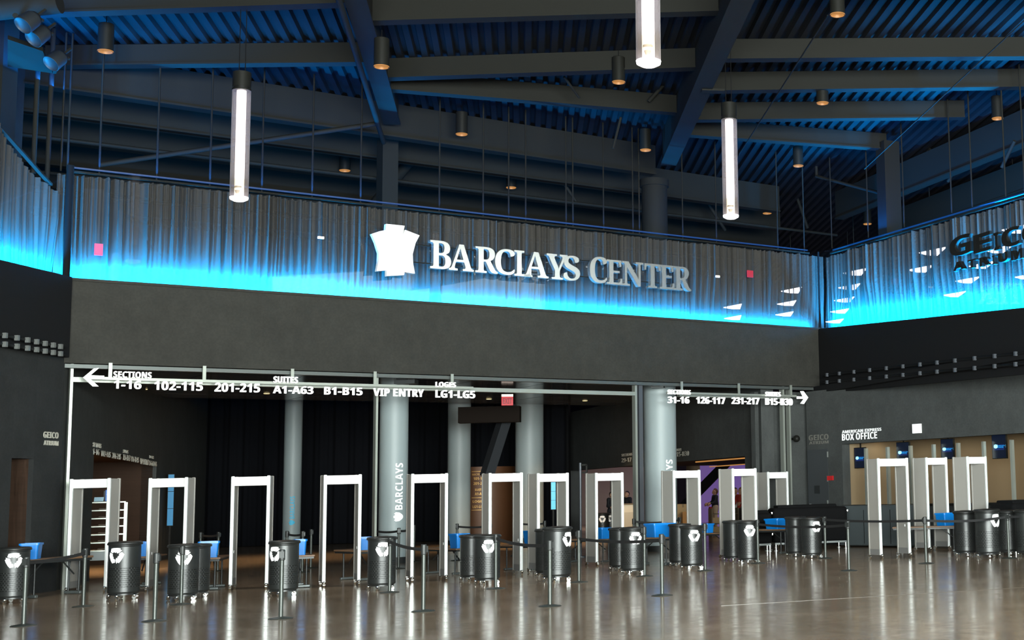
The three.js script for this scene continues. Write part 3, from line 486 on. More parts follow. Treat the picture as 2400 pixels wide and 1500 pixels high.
// ================================================================ DOOR LINE AND DIRECTION SIGNS
{
  const mul = (x, y, w, l, m = M.mullion) => { const [s] = P1.hit(x, y, -.25); single('door_mullion', [P1.box(s - w / 2, s + w / 2, 0, hB, -.18, .16)], m, l, 'mullion'); };
  mul(163, 980, .055, 'pale metal upright of the door line at the left wall');
  mul(880, 1050, .052, 'pale metal upright of the door line left of the white-lettered column');
  mul(1489, 1050, .065, 'pale metal upright of the door line left of the broad column');
  mul(1500, 1050, .12, 'dark grey upright directly beside the pale one left of the broad column', M.mullionDark);
  mul(1835, 1020, .075, 'left of two pale uprights of the door line at the right wall');
  mul(1849, 1020, .055, 'right of two pale uprights of the door line at the right wall');
  const rail = (x0, x1, y0, h, l) => { const a = P1.hit(x0, y0, -.25), b = P1.hit(x1, y0, -.25); single('transom_rail', [P1.box(a[0], b[0], a[1] - h, a[1], -.19, .14)], M.mullion, l, 'rail'); };
  rail(165, 1488, 884, .1, 'pale transom rail of the door line behind the left sign');
  rail(1590, 1850, 922, .09, 'dim transom rail of the door line behind the right sign');
  const off = .16, head = P1.hit(240, 884, off)[1];
  const sign = (name, label, texts, x0, x1, y0, hangers, arrow) => {
    const a = P1.hit(x0, y0, off), b = P1.hit(x1, y0 + (x1 - x0) * .0305, off), t = thing(name, label, 'sign', P1.at(a[0], a[1], off), 0);
    partW('sign_rail', [P1.box(a[0], b[0], a[1] - .03, a[1] + .03, off - .06, .04)], M.mullion, t);
    for (const x of hangers) { const [s] = P1.hit(x, y0, off); partW('hanger', [P1.box(s - .035, s + .035, a[1], hB + .02, off - .07, .03)], M.mullion, t); }
    for (const [str, p, q, yb, yt] of texts) partW('lettering', [textOn(P1, str, p, q, yb, yt, off, .05)], M.signWhite, t, 'lettering ' + str);
    partW('arrow', [join(arrow.map((poly) => extrudeOn(P1, poly, off, .05)))], M.signWhite, t, 'white arrow');
  };
  sign('direction_sign', 'white direction lettering with arrow pointing left, from SECTIONS 1-16 to LOGES', [
    ['SECTIONS', 265, 354, 885, 870], ['1-16', 265, 330, 911, 891], ['102-115', 360, 474, 914, 893], ['201-215', 502, 608, 918, 897], ['SUITES', 640, 697, 897, 882], ['A1-A63', 639, 733, 922, 904], ['B1-B15', 759, 848, 925, 907], ['VIP ENTRY', 874, 992, 928, 910], ['LOGES', 1020, 1067, 907, 895], ['LG1-LG5', 1020, 1112, 932, 914]],
    200, 1112, 885, [260, 481, 688, 882, 1063], [[[194, 885], [219, 864], [231, 863], [211, 880], [243, 881], [243, 889], [211, 889], [230, 906], [217, 906]]]);
  sign('direction_sign', 'white direction lettering with arrow pointing right, SECTIONS 31-16 to SUITES', [
    ['SECTIONS', 1564, 1617, 924, 913], ['31-16', 1564, 1614, 945, 929], ['126-117', 1631, 1698, 946, 930], ['231-217', 1714, 1778, 947, 931], ['SUITES', 1793, 1828, 929, 918], ['B15-B30', 1793, 1856, 949, 933]],
    1566, 1870, 920, [1602, 1736, 1858], [[[1867, 929], [1881, 930], [1875, 917], [1881, 917], [1892, 932], [1882, 947], [1875, 946], [1883, 935], [1867, 935]]]);
}
function wallSign(plane, name, label, texts, mat = M.white) {
  const t = thing(name, label, 'sign', plane.pt(texts[0][1], texts[0][3], .02));
  for (const [str, p, q, yb, yt] of texts) partW('lettering', [textOn(plane, str, p, q, yb, yt, .004, .012)], mat, t, 'lettering ' + str);
}
const dimWhite = std(0x9a978c, .6);
{
  // each word keeps the height of the first one on its wall: the wall recedes
  wallSign(WL, 'wall_lettering', 'pale section lettering over the doorway in the inner left wall', [
    ['SECTIONS', 217, 237, 1047, 1036], ['1-16', 217, 232, 1065, 1050], ['102-115', 236, 259, 1069, 1055], ['201-215', 262, 283, 1074, 1060], ['SUITES', 288, 300, 1061, 1053], ['A1-A63', 288, 305, 1078, 1064], ['B1-B15', 308, 325, 1082, 1069], ['VIP ENTRY', 328, 348, 1087, 1074], ['LOGES', 350, 360, 1074, 1067], ['LG1-LG5', 350, 367, 1091, 1079]], dimWhite);
  wallSign(WR, 'wall_lettering', 'pale section lettering over the wide opening in the inner right wall', [
    ['SECTIONS', 1457, 1482, 1070, 1064], ['29-17', 1457, 1480, 1084, 1074], ['124-117', 1493, 1525, 1081, 1071], ['231-217', 1538, 1573, 1076, 1065], ['SUITES', 1583, 1597, 1058, 1052], ['B15-B30', 1580, 1615, 1071, 1060]], dimWhite);
  wallSign(PL, 'wall_lettering', 'two-line pale lettering on the left wall beside the brown doorway', [['GEICO', 101, 136, 1026, 1011], ['ATRIUM', 102, 136, 1043, 1032]], dimWhite);
  wallSign(P3, 'wall_lettering', 'dim grey two-line lettering over the door in the right wall', [['GEICO', 1896, 1942, 1033, 1020], ['ATRIUM', 1897, 1942, 1042, 1035]], std(0x605e58, .5));
  wallSign(P3, 'wall_lettering', 'white two-line box office lettering on the right wall', [['BOX OFFICE', 1974, 2056, 1033, 1017], ['AMERICAN EXPRESS', 1974, 2066, 1016, 1009]]);
}
// ---- exit sign, recessed lamps, bits on walls
{
  const c = atH(1189, 940, 4.5), t = thing('exit_sign', 'red illuminated EXIT sign with a white lamp box on top under the lower ceiling', 'exit sign', c, .28);
  part('housing', [bx(.34, .26, .06)], std(0x2a0206, .5, 0, { emissive: new THREE.Color(1, .01, .03), emissiveIntensity: .55 }), t);
  part('lettering', [text('EXIT', SANS, .26, .17, .02).translate(-.13, -.085, .031)], std(0x180204, .5, 0, { emissive: new THREE.Color(.35, 0, .02), emissiveIntensity: .5 }), t, 'lettering EXIT');
  part('lamp_box', [bx(.34, .07, .08, 0, .17, 0)], std(0xffffff, .5, 0, { emissive: new THREE.Color(1, .9, .7), emissiveIntensity: .7 }), t);
  part('stem', [bx(.03, .22, .03, 0, .3, -.02)], M.joint, t);
  [[338, 912, 'recessed warm downlight under the figures 1-16'], [625, 922, 'recessed warm downlight left of A1-A63'], [1146, 935, 'recessed warm downlight right of the loges lettering'], [1371, 939, 'recessed warm downlight right of the exit sign']].forEach(([x, y, l]) => {
    const p = atH(x, y, 4.895), d = thing('downlight', l, 'downlight', p, 0, 'recessed downlights in the lower ceiling');
    part('trim_ring', [cy(.1, .1, .012, 0, 0, 0, 24)], M.mullionDark, d); part('lamp_face', [cy(.085, .085, .016, 0, -.003, 0, 24)], M.warmLamp, d);
    lightAt(new THREE.SpotLight(new THREE.Color(1, .66, .34), x < 400 ? 480 : 60, 0, .95, .6, 2), p.clone().add(V(0, -.05, 0)), p.clone().setY(0), 'downlight_beam');
  });
  { const [q0] = WL.hit(218, 1120), [q1] = WL.hit(366, 1120), p = WL.at((q0 + q1) / 2, 2.93, -1.1), d = thing('downlight', 'round warm downlight in the head of the inner left doorway', 'downlight', p, 0, 'doorway downlights');
    part('trim_ring', [cy(.1, .1, .012, 0, 0, 0, 24)], M.mullionDark, d); part('lamp_face', [cy(.085, .085, .016, 0, -.003, 0, 24)], M.warmLamp, d); lightAt(new THREE.SpotLight(new THREE.Color(1, .66, .34), 70, 0, 1.2, .6, 2), p.clone().add(V(0, -.05, 0)), p.clone().setY(0), 'doorway_beam'); }
  const onWall = (pl, x0, x1, y0, y1, d, m, n, l, cat) => { const a = pl.hit(x0, y1, 0), b = pl.hit(x1, y0, 0); single(n, [pl.box(a[0], b[0], Math.min(a[1], b[1]), Math.max(a[1], b[1]), d, d - .002)], m, l, cat); };
  const a = P3.hit(1896, 1190), b = P3.hit(1940, 1052), door = struct('door_3', [P3.box(a[0], b[0], .01, b[1], .015, .013)], std(0x2f3234, .6));
  for (const y of [1065, 1122, 1179]) { const h = P3.hit(1940, y); partW('hinge', [P3.box(h[0], h[0] + .04, h[1] - .08, h[1] + .08, .035, .02)], M.metal, door); }
  { const h = P3.hit(1900, 1184); partW('door_handle', [P3.box(h[0], h[0] + .05, h[1] - .06, h[1] + .04, .06, .045)], M.metal, door); }
  onWall(P3, 1942, 1954, 1115, 1126, .06, std(0xa51a1c, .5), 'fire_alarm', 'small red fire alarm on the right wall beside the door', 'alarm');
  onWall(P3, 1910, 1922, 1138, 1157, .02, M.tableLeg, 'door_notice', 'small dark notice on the right-hand door', 'notice');
  onWall(P3, 2143, 2160, 993, 1016, .08, M.white, 'wall_plate', 'small white panel on the right wall above the box office opening', 'panel');
  { const p = P1.pt(1867, 1028, -.05); single('camera_dome', [ball(.1, p.x, p.y, p.z, 16, 12), bar(p, p.clone().addScaledVector(P1.n, -.24), .03)], M.can, 'small dark camera on a bracket beside the right door uprights', 'camera'); }
  // rails with clips under the side fascias
  const tray = (pl, n, l, top, bot, xs, m) => {
    const t = thing('light_rail', l, 'rail', pl.pt(xs[0], top(xs[0]), .3));
    const e = [xs[0], xs[xs.length - 1]];
    for (const f of [top, bot]) { const [sa, ha] = pl.hit(e[0], f(e[0]), .3), [sb, hb2] = pl.hit(e[1], f(e[1]), .3); const k = (hb2 - ha) / (sb - sa); partW('bar', [bar(pl.at(sa - .2, ha - .2 * k, .3), pl.at(sb + (pl === P2 ? 1.5 : .12), hb2 + (pl === P2 ? 1.5 : .12) * k, .3), .035)], M.joint, t); }
    for (const x of xs) for (const f of [top, bot]) { const p = pl.pt(x, f(x), .36); partW('clip', [new THREE.BoxGeometry(.06, .1, .07).rotateY(pl.turn).translate(p.x, p.y, p.z)], m, t); }
  };
  tray(P2, 0, 'double dark rail with small clips along the right wall under the fascia', (x) => 879 - (x - 1935) * .112, (x) => 896 - (x - 1935) * .095, [1938, 1967, 2001, 2038, 2077, 2116, 2156, 2196, 2238, 2284, 2331, 2380], M.mullionDark);
  tray(PL, 0, 'double dark rail with pale clips along the left wall under the fascia', (x) => 784 + x * .2, (x) => 805 + x * .17, [12, 40, 65, 86, 106, 125, 142], M.metal);
}
// ---- box office: posts, screens, lamps, cupboard light
{
  [[1982, 'first'], [2031, 'second'], [2082, 'third'], [2136, 'fourth'], [2190, 'fifth'], [2248, 'sixth'], [2308, 'seventh'], [2374, 'eighth']].forEach(([x, n]) => { const [s] = P3.hit(x, 1100, -.25); single('window_post', [P3.box(s - .035, s + .035, 1.1, 2.7, -.2, .1)], M.mullion, n + ' slim metal post of the box office front, counted from the door', 'post', 'posts of the box office front'); });
  const shot = (() => { const c = document.createElement('canvas'); c.width = 128; c.height = 256; const g = c.getContext('2d'); g.fillStyle = '#030816'; g.fillRect(0, 0, 128, 256); g.fillStyle = '#0b1a44'; g.fillRect(14, 110, 100, 60); g.fillStyle = '#8fe9ff'; g.beginPath(); g.arc(34, 132, 19, 0, 7); g.fill(); g.fillRect(18, 112, 10, 12); g.fillRect(30, 108, 9, 12); g.fillRect(42, 112, 9, 12); g.fillStyle = '#129be0'; g.font = 'bold 15px sans-serif'; g.fillText('BARCLAYS', 50, 130); g.fillText('CENTER', 52, 146); const t = new THREE.CanvasTexture(c); t.colorSpace = THREE.SRGBColorSpace; return t; })();
  const scr = std(0x05070c, .3, 0, { emissive: 0xffffff, emissiveMap: shot, emissiveIntensity: 2 });
  [[2003, 2027, 1048, 1098, 'first'], [2102, 2130, 1035, 1085, 'second'], [2206, 2234, 1027, 1077, 'third'], [2326, 2357, 1015, 1076, 'fourth']].forEach(([x0, x1, y0, y1, n]) => {
    const a = P3.hit(x0, y1, -.42), b = P3.hit(x1, y0, -.42), t = thing('display_screen', n + ' upright dark display screen over the box office counter, counted from the door', 'screen', P3.at(a[0], a[1], -.42), 0, 'screens of the box office');
    partW('casing', [P3.box(a[0], b[0], a[1], b[1], -.42, .06)], M.can, t);
    const sg = P3.box(a[0] + .015, b[0] - .015, a[1] + .02, b[1] - .02, -.412, .006), su = sg.attributes.uv; for (let i = 0; i < su.count; i++) su.setXY(i, su.getX(i) > 0 ? 1 : 0, su.getY(i) > 0 ? 1 : 0);
    partW('screen', [sg], scr, t);
    partW('stem', [P3.box((a[0] + b[0]) / 2 - .02, (a[0] + b[0]) / 2 + .02, b[1], 3.0, -.45, .03)], M.can, t);
  });
  const [s0] = P3.hit(1985, 1100), [s1] = P3.hit(2420, 1100), lamp = thing('office_lamp', 'warm strip lamp along the box office ceiling', 'lamp', P3.at((s0 + s1) / 2, 2.94, -1.4));
  partW('housing', [P3.box(s0, s1, 2.98, 3.03, -1.2, .4)], M.white, lamp); partW('diffuser', [P3.box(s0 + .05, s1 - .05, 2.96, 2.985, -1.22, .36)], std(0xffffff, .5, 0, { emissive: new THREE.Color(1, .78, .5), emissiveIntensity: 2 }), lamp);
  const l = new THREE.RectAreaLight(new THREE.Color(1, .80, .55), 3.2, s1 - s0 - .1, .36); l.position.copy(P3.at((s0 + s1) / 2, 2.94, -1.4)); l.quaternion.setFromRotationMatrix(new THREE.Matrix4().makeBasis(P3.u, P3.n.clone(), V(0, 1, 0).clone())); { const z = V(0, 1, 0), x = P3.u.clone(), y = z.clone().cross(x); l.quaternion.setFromRotationMatrix(new THREE.Matrix4().makeBasis(x, y, z)); } l.name = 'office_lamp_light'; scene.add(l);
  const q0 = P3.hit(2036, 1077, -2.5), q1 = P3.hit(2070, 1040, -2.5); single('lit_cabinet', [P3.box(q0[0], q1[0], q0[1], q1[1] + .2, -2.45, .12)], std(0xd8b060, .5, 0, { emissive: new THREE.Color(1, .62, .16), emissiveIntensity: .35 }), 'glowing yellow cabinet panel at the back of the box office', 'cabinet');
}

// ================================================================ SECURITY LINE
// ---- walk-through metal detectors
function detector(w, hgt, x, z, deg, label) {
  const t = thing('metal_detector', label, 'metal detector', V(x, 0, z), THREE.MathUtils.degToRad(deg), 'walk-through metal detectors');
  const d = .5, b = .09, hp = hgt - b;
  for (const s of [-1, 1]) {
    const X = s * (w / 2 - .03);
    const sp = part('side_panel', [bx(.045, hp - .12, d - .06, X, b + .12 + (hp - .12) / 2 - .005, 0)], M.panelGrey, t);
    part('kick_panel', [bx(.05, .13, d - .06, X, b + .065, 0)], std(0x6d6c6a, .6), sp);
    for (const f of [-1, 1]) {
      part(f > 0 ? 'front_post' : 'rear_post', [new RoundedBoxGeometry(.065, hp + .012, .06, 2, .018).translate(X, b + hp / 2, f * (d / 2 - .02))], f > 0 ? M.postWhite : M.panelGrey, t);
      const wh = part('caster', [cy(.045, .045, .035, 0, 0, 0, 16).rotateZ(Math.PI / 2).translate(X, .046, f * (d / 2 + .01)), bx(.055, .03, .06, X, .095, f * (d / 2 - .01)), ball(.032, X, .085, f * (d / 2 + .03))], M.chrome, t);
    }
    part('status_plate', [bx(.004, .05, .03, X - s * .026, .72, .1)], M.white, sp);
  }
  const hd = part('header', [rb(w - .1, .17, .42, .012, 0, hgt - .095, .02)], M.headerWhite, t);
  part('header_seam', [bx(.006, .17, .008, w / 2 - .075, hgt - .095, .229)], M.panelGrey, hd);
  return t;
}
const MD = [
  [.76, 2.20, -14.80, -27.21, 6.5, 'white and grey metal detector framing the steel tray rack at the far left'],
  [.72, 2.17, -13.20, -27.05, 9, 'metal detector standing between the two left black bins, before the inner wall corner'],
  [.70, 2.15, -11.48, -26.73, 15, 'metal detector left of the column with cyan lettering, black wall behind'],
  [.70, 2.13, -9.82, -26.88, 28, 'metal detector right of the cyan-lettered column with nothing before it'],
  [.72, 2.12, -8.39, -27.72, 28, 'metal detector just right of the column with white lettering'],
  [.72, 2.11, -7.13, -28.73, 31.5, 'metal detector right of the curved bronze panel'],
  [.72, 2.09, -6.33, -29.47, 36, 'metal detector with the cyan upright display showing through it'],
  [.72, 2.10, -5.52, -31.73, 37.5, 'metal detector beside the tall thin pole, left of the broad column'],
  [.78, 2.12, -3.85, -32.48, 42, 'metal detector before the right edge of the broad column'],
  [.80, 2.14, -2.59, -33.52, 47, 'metal detector with violet light behind it, left of the small far one'],
  [.82, 2.24, .99, -31.38, 30, 'large metal detector in front of the box office, leftmost of three'],
  [.74, 2.29, 2.14, -34.31, 41, 'middle one of three metal detectors before the box office'],
  [.74, 2.29, 3.16, -34.58, 44, 'rightmost of three metal detectors before the box office'],
];
for (const m of MD) detector(...m);
{ const p = spot(1814, 1285); detector(.74, 2.1, p.x, p.z, 42, 'small far metal detector before the pale door uprights at the right'); }
// ---- recycling bins
const slotTex = (() => {                                        // punched slots in the lower half of the drum
  const n = 512, d = new Uint8Array(n * n * 4); d.fill(255);
  for (let y = 0; y < n; y++) for (let x = 0; x < n; x++) { const v = y / n, row = Math.floor(v * 22), fy = v * 22 - row, fx = (x / n * 30 + (row % 2) * .5) % 1, in_ = row >= 2 && row <= 11 && fy > .34 && fy < .66 && fx > .12 && fx < .88; const c = in_ ? 110 : 255; for (let k = 0; k < 3; k++) d[(y * n + x) * 4 + k] = c; }
  const t = new THREE.DataTexture(d, n, n); t.magFilter = THREE.LinearFilter; t.wrapS = t.wrapT = THREE.RepeatWrapping; t.colorSpace = THREE.SRGBColorSpace; t.needsUpdate = true; return t; })();
const drumMat = new THREE.MeshStandardMaterial({ color: 0x202221, roughness: .42, metalness: .15, map: slotTex, bumpMap: slotTex, bumpScale: .003 });
function arrows(w) {                                            // three chasing arrows
  const P = (deg, r) => new THREE.Vector2(Math.cos(deg * Math.PI / 180) * r, Math.sin(deg * Math.PI / 180) * r);
  return [0, 120, 240].map((o) => { const s = new THREE.Shape([P(149 + o, .9), P(126 + o, 1.08), P(106 + o, .98), P(74 + o, .98), P(56 + o, 1.08), P(47 + o, .92), P(39 + o, 1.06), P(33 + o, .6), P(54 + o, .34), P(62 + o, .5), P(90 + o, .34), P(118 + o, .5), P(143 + o, .5)]); return fix(new THREE.ExtrudeGeometry(s, { depth: .004, bevelEnabled: false })).scale(w / 2, w / 2, 1); });
}
function wrap(flat, r, turn, y0) { const g = fine(flat, .05), p = g.attributes.position; for (let i = 0; i < p.count; i++) { const a = turn + p.getX(i) / r, d = p.getZ(i); p.setXYZ(i, Math.sin(a) * (r + d), y0 + p.getY(i), Math.cos(a) * (r + d)); } g.computeVertexNormals(); return g; }
function makeBin() {
  const t = thing('recycling_bin', 'black drum', 'bin', V(0, 0, 0), 0, 'black recycling drums'), r = .25;
  part('drum', [lathe([[r - .02, .1], [r, .115], [r, .13]], 40), cy(r, r, .76, 0, .51, 0, 48, true), lathe([[r, .89], [r + .004, .9], [r, .91], [r, .93]], 40), cy(r - .01, r - .01, .01, 0, .11, 0, 32)], drumMat, t);
  part('rim', [lathe([[r, .915], [r + .022, .92], [r + .028, .945], [r + .012, .972], [r - .03, .978], [r - .05, .965]], 40)], M.bin, t);
  part('lid', [lathe([[r - .04, .966], [.1, .985], [0, .985]], 32)], M.binLid, t, 'brownish lid');
  part('dolly', [cy(r - .03, r - .03, .03, 0, .09, 0, 32)], M.bin, t);
  for (let k = 0; k < 5; k++) { const a = k * 1.2566 + .3, X = Math.cos(a) * (r - .02), Z = Math.sin(a) * (r - .02); part('caster', [cy(.035, .035, .03, 0, 0, 0, 14).rotateX(Math.PI / 2).rotateY(a).translate(X, .036, Z), ball(.03, X, .066, Z, 10, 8)], M.chrome, t); }
  return t;
}
const bin0 = makeBin();
const symbol0 = arrows(.265);
function bin(px, pyFront, label, sym, s = 1) {                  // sym: sight line of the mark's centre, in pixels from the drum's centre
  const f = spot(px, pyFront), dir = V(f.x, 0, f.z).normalize(), p = f.clone().addScaledVector(dir, .24 * s).setY(0), ang = Math.atan2(-p.x, -p.z);
  let t; if (!bin.clean) { bin.clean = bin0.clone(); bin.clean.name = bin0.name; t = bin0; t.position.copy(p); t.userData.label = label; } else t = copy(bin.clean, p, 0, label);
  t.scale.setScalar(s);
  if (sym !== undefined) { const rpx = .25 * s * FOCAL / -p.z, a = ang + Math.asin(Math.max(-.95, Math.min(.95, sym / rpx))), m = new THREE.Group(); m.name = 'recycling_mark'; m.userData.label = 'white three-arrow recycling mark'; t.add(m); for (const g of symbol0) part('arrow', [wrap(g.clone(), .251, a, .75)], M.white, m); }
  t.rotation.y = 0; return t;
}
[[28, 1415, 'black recycling bin cut by the left picture edge', 0, 1.0], [289, 1406, 'black recycling bin before the right post of the leftmost detector', -19, 1.04], [428, 1408, 'black recycling bin with a barrier post standing before its mark', 0, .98],
  [456, 1401, 'plain black bin half hidden behind the one with the post before its mark', undefined, .96], [664, 1397, 'black recycling bin in front of the cyan-lettered column', -21, .98], [894, 1384, 'black recycling bin before the white-lettered column', 3, .98],
  [1106, 1362, 'plain black bin beside the blue tub right of the bronze panel', undefined, .92], [1142, 1370, 'black recycling bin right of centre, before the bronze panel', 3, .94], [1306, 1364, 'black recycling bin whose white mark faces right, below the cyan display', 26, 1.05], [1284, 1352, 'plain black bin behind the left side of the bin whose mark faces right', undefined, .98],
  [1454, 1338, 'plain black bin behind the bin whose mark is crossed by a belt', undefined, .92], [1483, 1347, 'black recycling bin whose white mark is crossed by a belt, before the broad column', 8, .96],
  [1594, 1327, 'plain black bin right of the wide blue tub', undefined, .94], [1622, 1335, 'black recycling bin before the detector at the broad column', 7, .93], [1720, 1316, 'plain black bin left of the bin before the violet-lit detector', undefined, .95], [1755, 1321, 'black recycling bin before the violet-lit detector', 4, .96],
  [1866, 1305, 'plain black bin before the black covered machine', undefined, .97], [1903, 1309, 'black recycling bin before the black covered machine, mark facing right', 13, .97], [2266, 1305, 'plain black bin right of the blue tub before the box office', undefined, 1.04], [2317, 1309, 'black recycling bin before the box office, mark at its right side', 21, 1.08],
  [2366, 1302, 'plain black bin behind the rightmost marked one', undefined, 1.02], [2410, 1305, 'plain black bin cut by the right picture edge', undefined, 1.04]].forEach(([x, y, l, s, k]) => bin(x, y, l, s, k));
// ---- barrier posts and belts
function makePost() {
  const t = thing('barrier_post', 'post', 'barrier post', V(0, 0, 0), 0, 'belt barrier posts');
  part('base', [lathe([[0, .03], [.05, .028], [.155, .012], [.17, .004], [.17, 0], [0, 0]], 36)], M.post, t);
  part('pole', [cy(.03, .03, .82, 0, .43, 0, 20)], M.post, t);
  part('head', [lathe([[.0, .96], [.034, .96], [.042, .95], [.042, .82], [.034, .81], [0, .81]], 20), bx(.07, .09, .03, 0, .89, .035)], M.postHead, t);
  return t;
}
const post0 = makePost(), posts = {};
[['a', 55, 1467, 'grey belt barrier post nearest the lower left corner'], ['b', 195, 1422, 'grey barrier post before the gap of the leftmost detector'], ['c', 362, 1456, 'grey barrier post left of the post that crosses a recycling mark'], ['d', 424, 1417, 'grey barrier post standing before a recycling mark'],
  ['e', 658, 1450, 'grey barrier post before the bin at the cyan-lettered column'], ['f', 913, 1389, 'grey barrier post before the bin at the white-lettered column'], ['g', 992, 1433, 'grey barrier post holding the right end of the short sagging belt left of centre'], ['h', 1162, 1380, 'grey barrier post before the bin right of centre'],
  ['i', 1289, 1421, 'grey barrier post at the lower centre, before the bin whose mark faces right'], ['j', 1357, 1365, 'grey barrier post left of the tall thin pole foot'], ['k', 1511, 1351, 'grey barrier post right of the mark crossed by a belt'], ['l', 1552, 1396, 'grey barrier post below the wide blue tub'],
  ['m', 1653, 1338, 'grey barrier post at the right post of the detector by the broad column'], ['n', 1777, 1321, 'grey barrier post at the right post of the violet-lit detector'], ['o', 1935, 1309, 'grey barrier post right of the bin before the black machine'], ['p', 1990, 1338, 'grey barrier post alone on the floor right of the black machine'],
  ['q', 2171, 1321, 'grey barrier post before the middle detector at the box office'], ['r', 2365, 1309, 'grey barrier post before the rightmost bins'],
  ['s', 708, 1342, 'thin far barrier post right of the cyan-lettered column, nearer one'], ['t', 728, 1332, 'thin far barrier post right of the cyan-lettered column, farther one'], ['u', 510, 1339, 'thin far barrier post behind the blue tub left of the third detector'], ['v', 468, 1338, 'thin far barrier post at the right side of the second detector'], ['w', 671, 1340, 'thin far barrier post before the foot of the cyan-lettered column'],
  ['x', 934, 1333, 'barrier post close before the white-lettered column'], ['y', 970, 1317, 'far barrier post seen through the detector right of the white-lettered column'], ['z', 1071, 1314, 'far barrier post left of the bronze panel'], ['A', 1148, 1314, 'far barrier post right of the bronze panel'], ['B', 1277, 1305, 'far barrier post right of the column behind two detectors'], ['C', 1486, 1302, 'far barrier post at the pale upright left of the broad column'], ['D', 1594, 1298, 'far barrier post right of the broad column']].forEach(([k, x, y, l], i) => {
  const p = spot(x, y); posts[k] = p; if (i) copy(post0, p, rnd() * 6, l); else { post0.position.copy(p); post0.userData.label = l; } });
function belt(a, b, l, sag = .03, ha = .885, hb = .885) {
  const A = a.clone().setY(ha), B = b.clone().setY(hb), n = 12, d = B.clone().sub(A), side = V(-d.z, 0, d.x).normalize().multiplyScalar(.003), pos = [], idx = [];
  for (let i = 0; i <= n; i++) { const t = i / n, c = A.clone().addScaledVector(d, t); c.y -= sag * 4 * t * (1 - t); for (const [s, u] of [[1, .025], [1, -.025], [-1, -.025], [-1, .025]]) { const q = c.clone().addScaledVector(side, s); pos.push(q.x, q.y + u, q.z); } }
  for (let i = 0; i < n; i++) for (let k = 0; k < 4; k++) { const p = i * 4 + k, q = i * 4 + (k + 1) % 4; idx.push(p, q, q + 4, p, q + 4, p + 4); }
  const g = new THREE.BufferGeometry(); g.setAttribute('position', new THREE.Float32BufferAttribute(pos, 3)); g.setAttribute('uv', new THREE.Float32BufferAttribute(new Float32Array(pos.length / 3 * 2), 2)); g.setIndex(idx); g.computeVertexNormals();
  single('barrier_belt', [g], M.belt, l, 'belt');
}
belt(posts.a, posts.b, 'black barrier belt before the leftmost detector'); 
belt(posts.f, posts.g, 'short sagging black belt right of the white-lettered column'); belt(posts.h, posts.i, 'black belt from the bin right of centre to the lower centre post', .05);
belt(posts.j, posts.l, 'black belt crossing a white recycling mark', .04, .80, .86); belt(posts.n, posts.p, 'black belt passing before the bins at the black machine', .05, .86, .88);
belt(posts.o, posts.q, 'black belt crossing the large detector before the box office', .03); belt(posts.q, posts.r, 'black belt crossing the rightmost recycling mark', .05); belt(posts.r, spot(2470, 1296), 'black belt cut by the right picture edge', .02);
belt(posts.w, posts.s, 'short far belt before the foot of the cyan-lettered column'); belt(posts.v, posts.u, 'far belt behind the blue tub left of the third detector'); belt(spot(878, 1331), posts.x, 'black belt across the white-lettered column'); belt(posts.x, posts.y, 'black belt from the white-lettered column to the right', .03);
belt(posts.z, posts.A, 'far dark belt before the bronze panel'); belt(spot(1222, 1306), posts.B, 'far black belt across the column behind two detectors', .02); belt(posts.C, posts.D, 'black belt across the broad column', .05);
// ---- tables and tubs
function table(p, deg, L, D, label) {                           // p: middle of the near short edge on the floor
  const t = thing('folding_table', label, 'table', p, THREE.MathUtils.degToRad(deg), 'brown folding tables of the security line');
  part('table_top', [rb(D, .035, L, .012, 0, .605, -L / 2)], M.wood, t); part('apron', [bx(D - .04, .04, L - .04, 0, .57, -L / 2)], M.tableLeg, t);
  for (const z of [-.22, -L + .22]) { for (const x of [-.12, .12]) part('leg', [cy(.018, .018, .53, x, .3, z, 10)], M.tableLeg, t); part('foot', [rb(D - .1, .05, .07, .015, 0, .03, z)], M.tBase, t); part('brace', [bar(V(0, .56, z + (z > -L / 2 ? -.3 : .3)), V(0, .33, z), .014)], M.tableLeg, t); }
  return t;
}
function tub(px, py, deg, w, d, h, label, base = .624) {        // sight line of the middle of the near lower edge
  w *= 1.15; d *= 1.15; h *= 1.15; const p = atH(px, py, base), dir = V(p.x, 0, p.z).normalize(); p.addScaledVector(dir, d / 2).setY(base);
  const t = thing('blue_tub', label, 'tub', p, THREE.MathUtils.degToRad(deg), 'blue plastic tubs');
  const wallg = []; const s = new THREE.Shape(); const rr = (sh, W, D, r) => { sh.moveTo(-W + r, -D); sh.lineTo(W - r, -D); sh.quadraticCurveTo(W, -D, W, -D + r); sh.lineTo(W, D - r); sh.quadraticCurveTo(W, D, W - r, D); sh.lineTo(-W + r, D); sh.quadraticCurveTo(-W, D, -W, D - r); sh.lineTo(-W, -D + r); sh.quadraticCurveTo(-W, -D, -W + r, -D); };
  rr(s, w / 2, d / 2, .04); const hole = new THREE.Path(); rr(hole, w / 2 - .006, d / 2 - .006, .036); s.holes.push(hole);
  const g = fix(new THREE.ExtrudeGeometry(s, { depth: h, bevelEnabled: false, steps: 3, curveSegments: 5 })).rotateX(-Math.PI / 2), q = g.attributes.position;
  for (let i = 0; i < q.count; i++) { const k = .86 + .14 * q.getY(i) / h; q.setX(i, q.getX(i) * k); q.setZ(i, q.getZ(i) * k); } g.computeVertexNormals();
  part('body', [g, bx(w * .84, .008, d * .84, 0, .004, 0)], M.tub, t);
  const f = new THREE.Shape(); rr(f, w / 2 + .016, d / 2 + .016, .05); const fh = new THREE.Path(); rr(fh, w / 2 - .004, d / 2 - .004, .036); f.holes.push(fh);
  part('rim', [fix(new THREE.ExtrudeGeometry(f, { depth: .035, bevelEnabled: false, curveSegments: 5 })).rotateX(-Math.PI / 2).translate(0, h - .03, 0)], M.tub, t);
  return t;
}
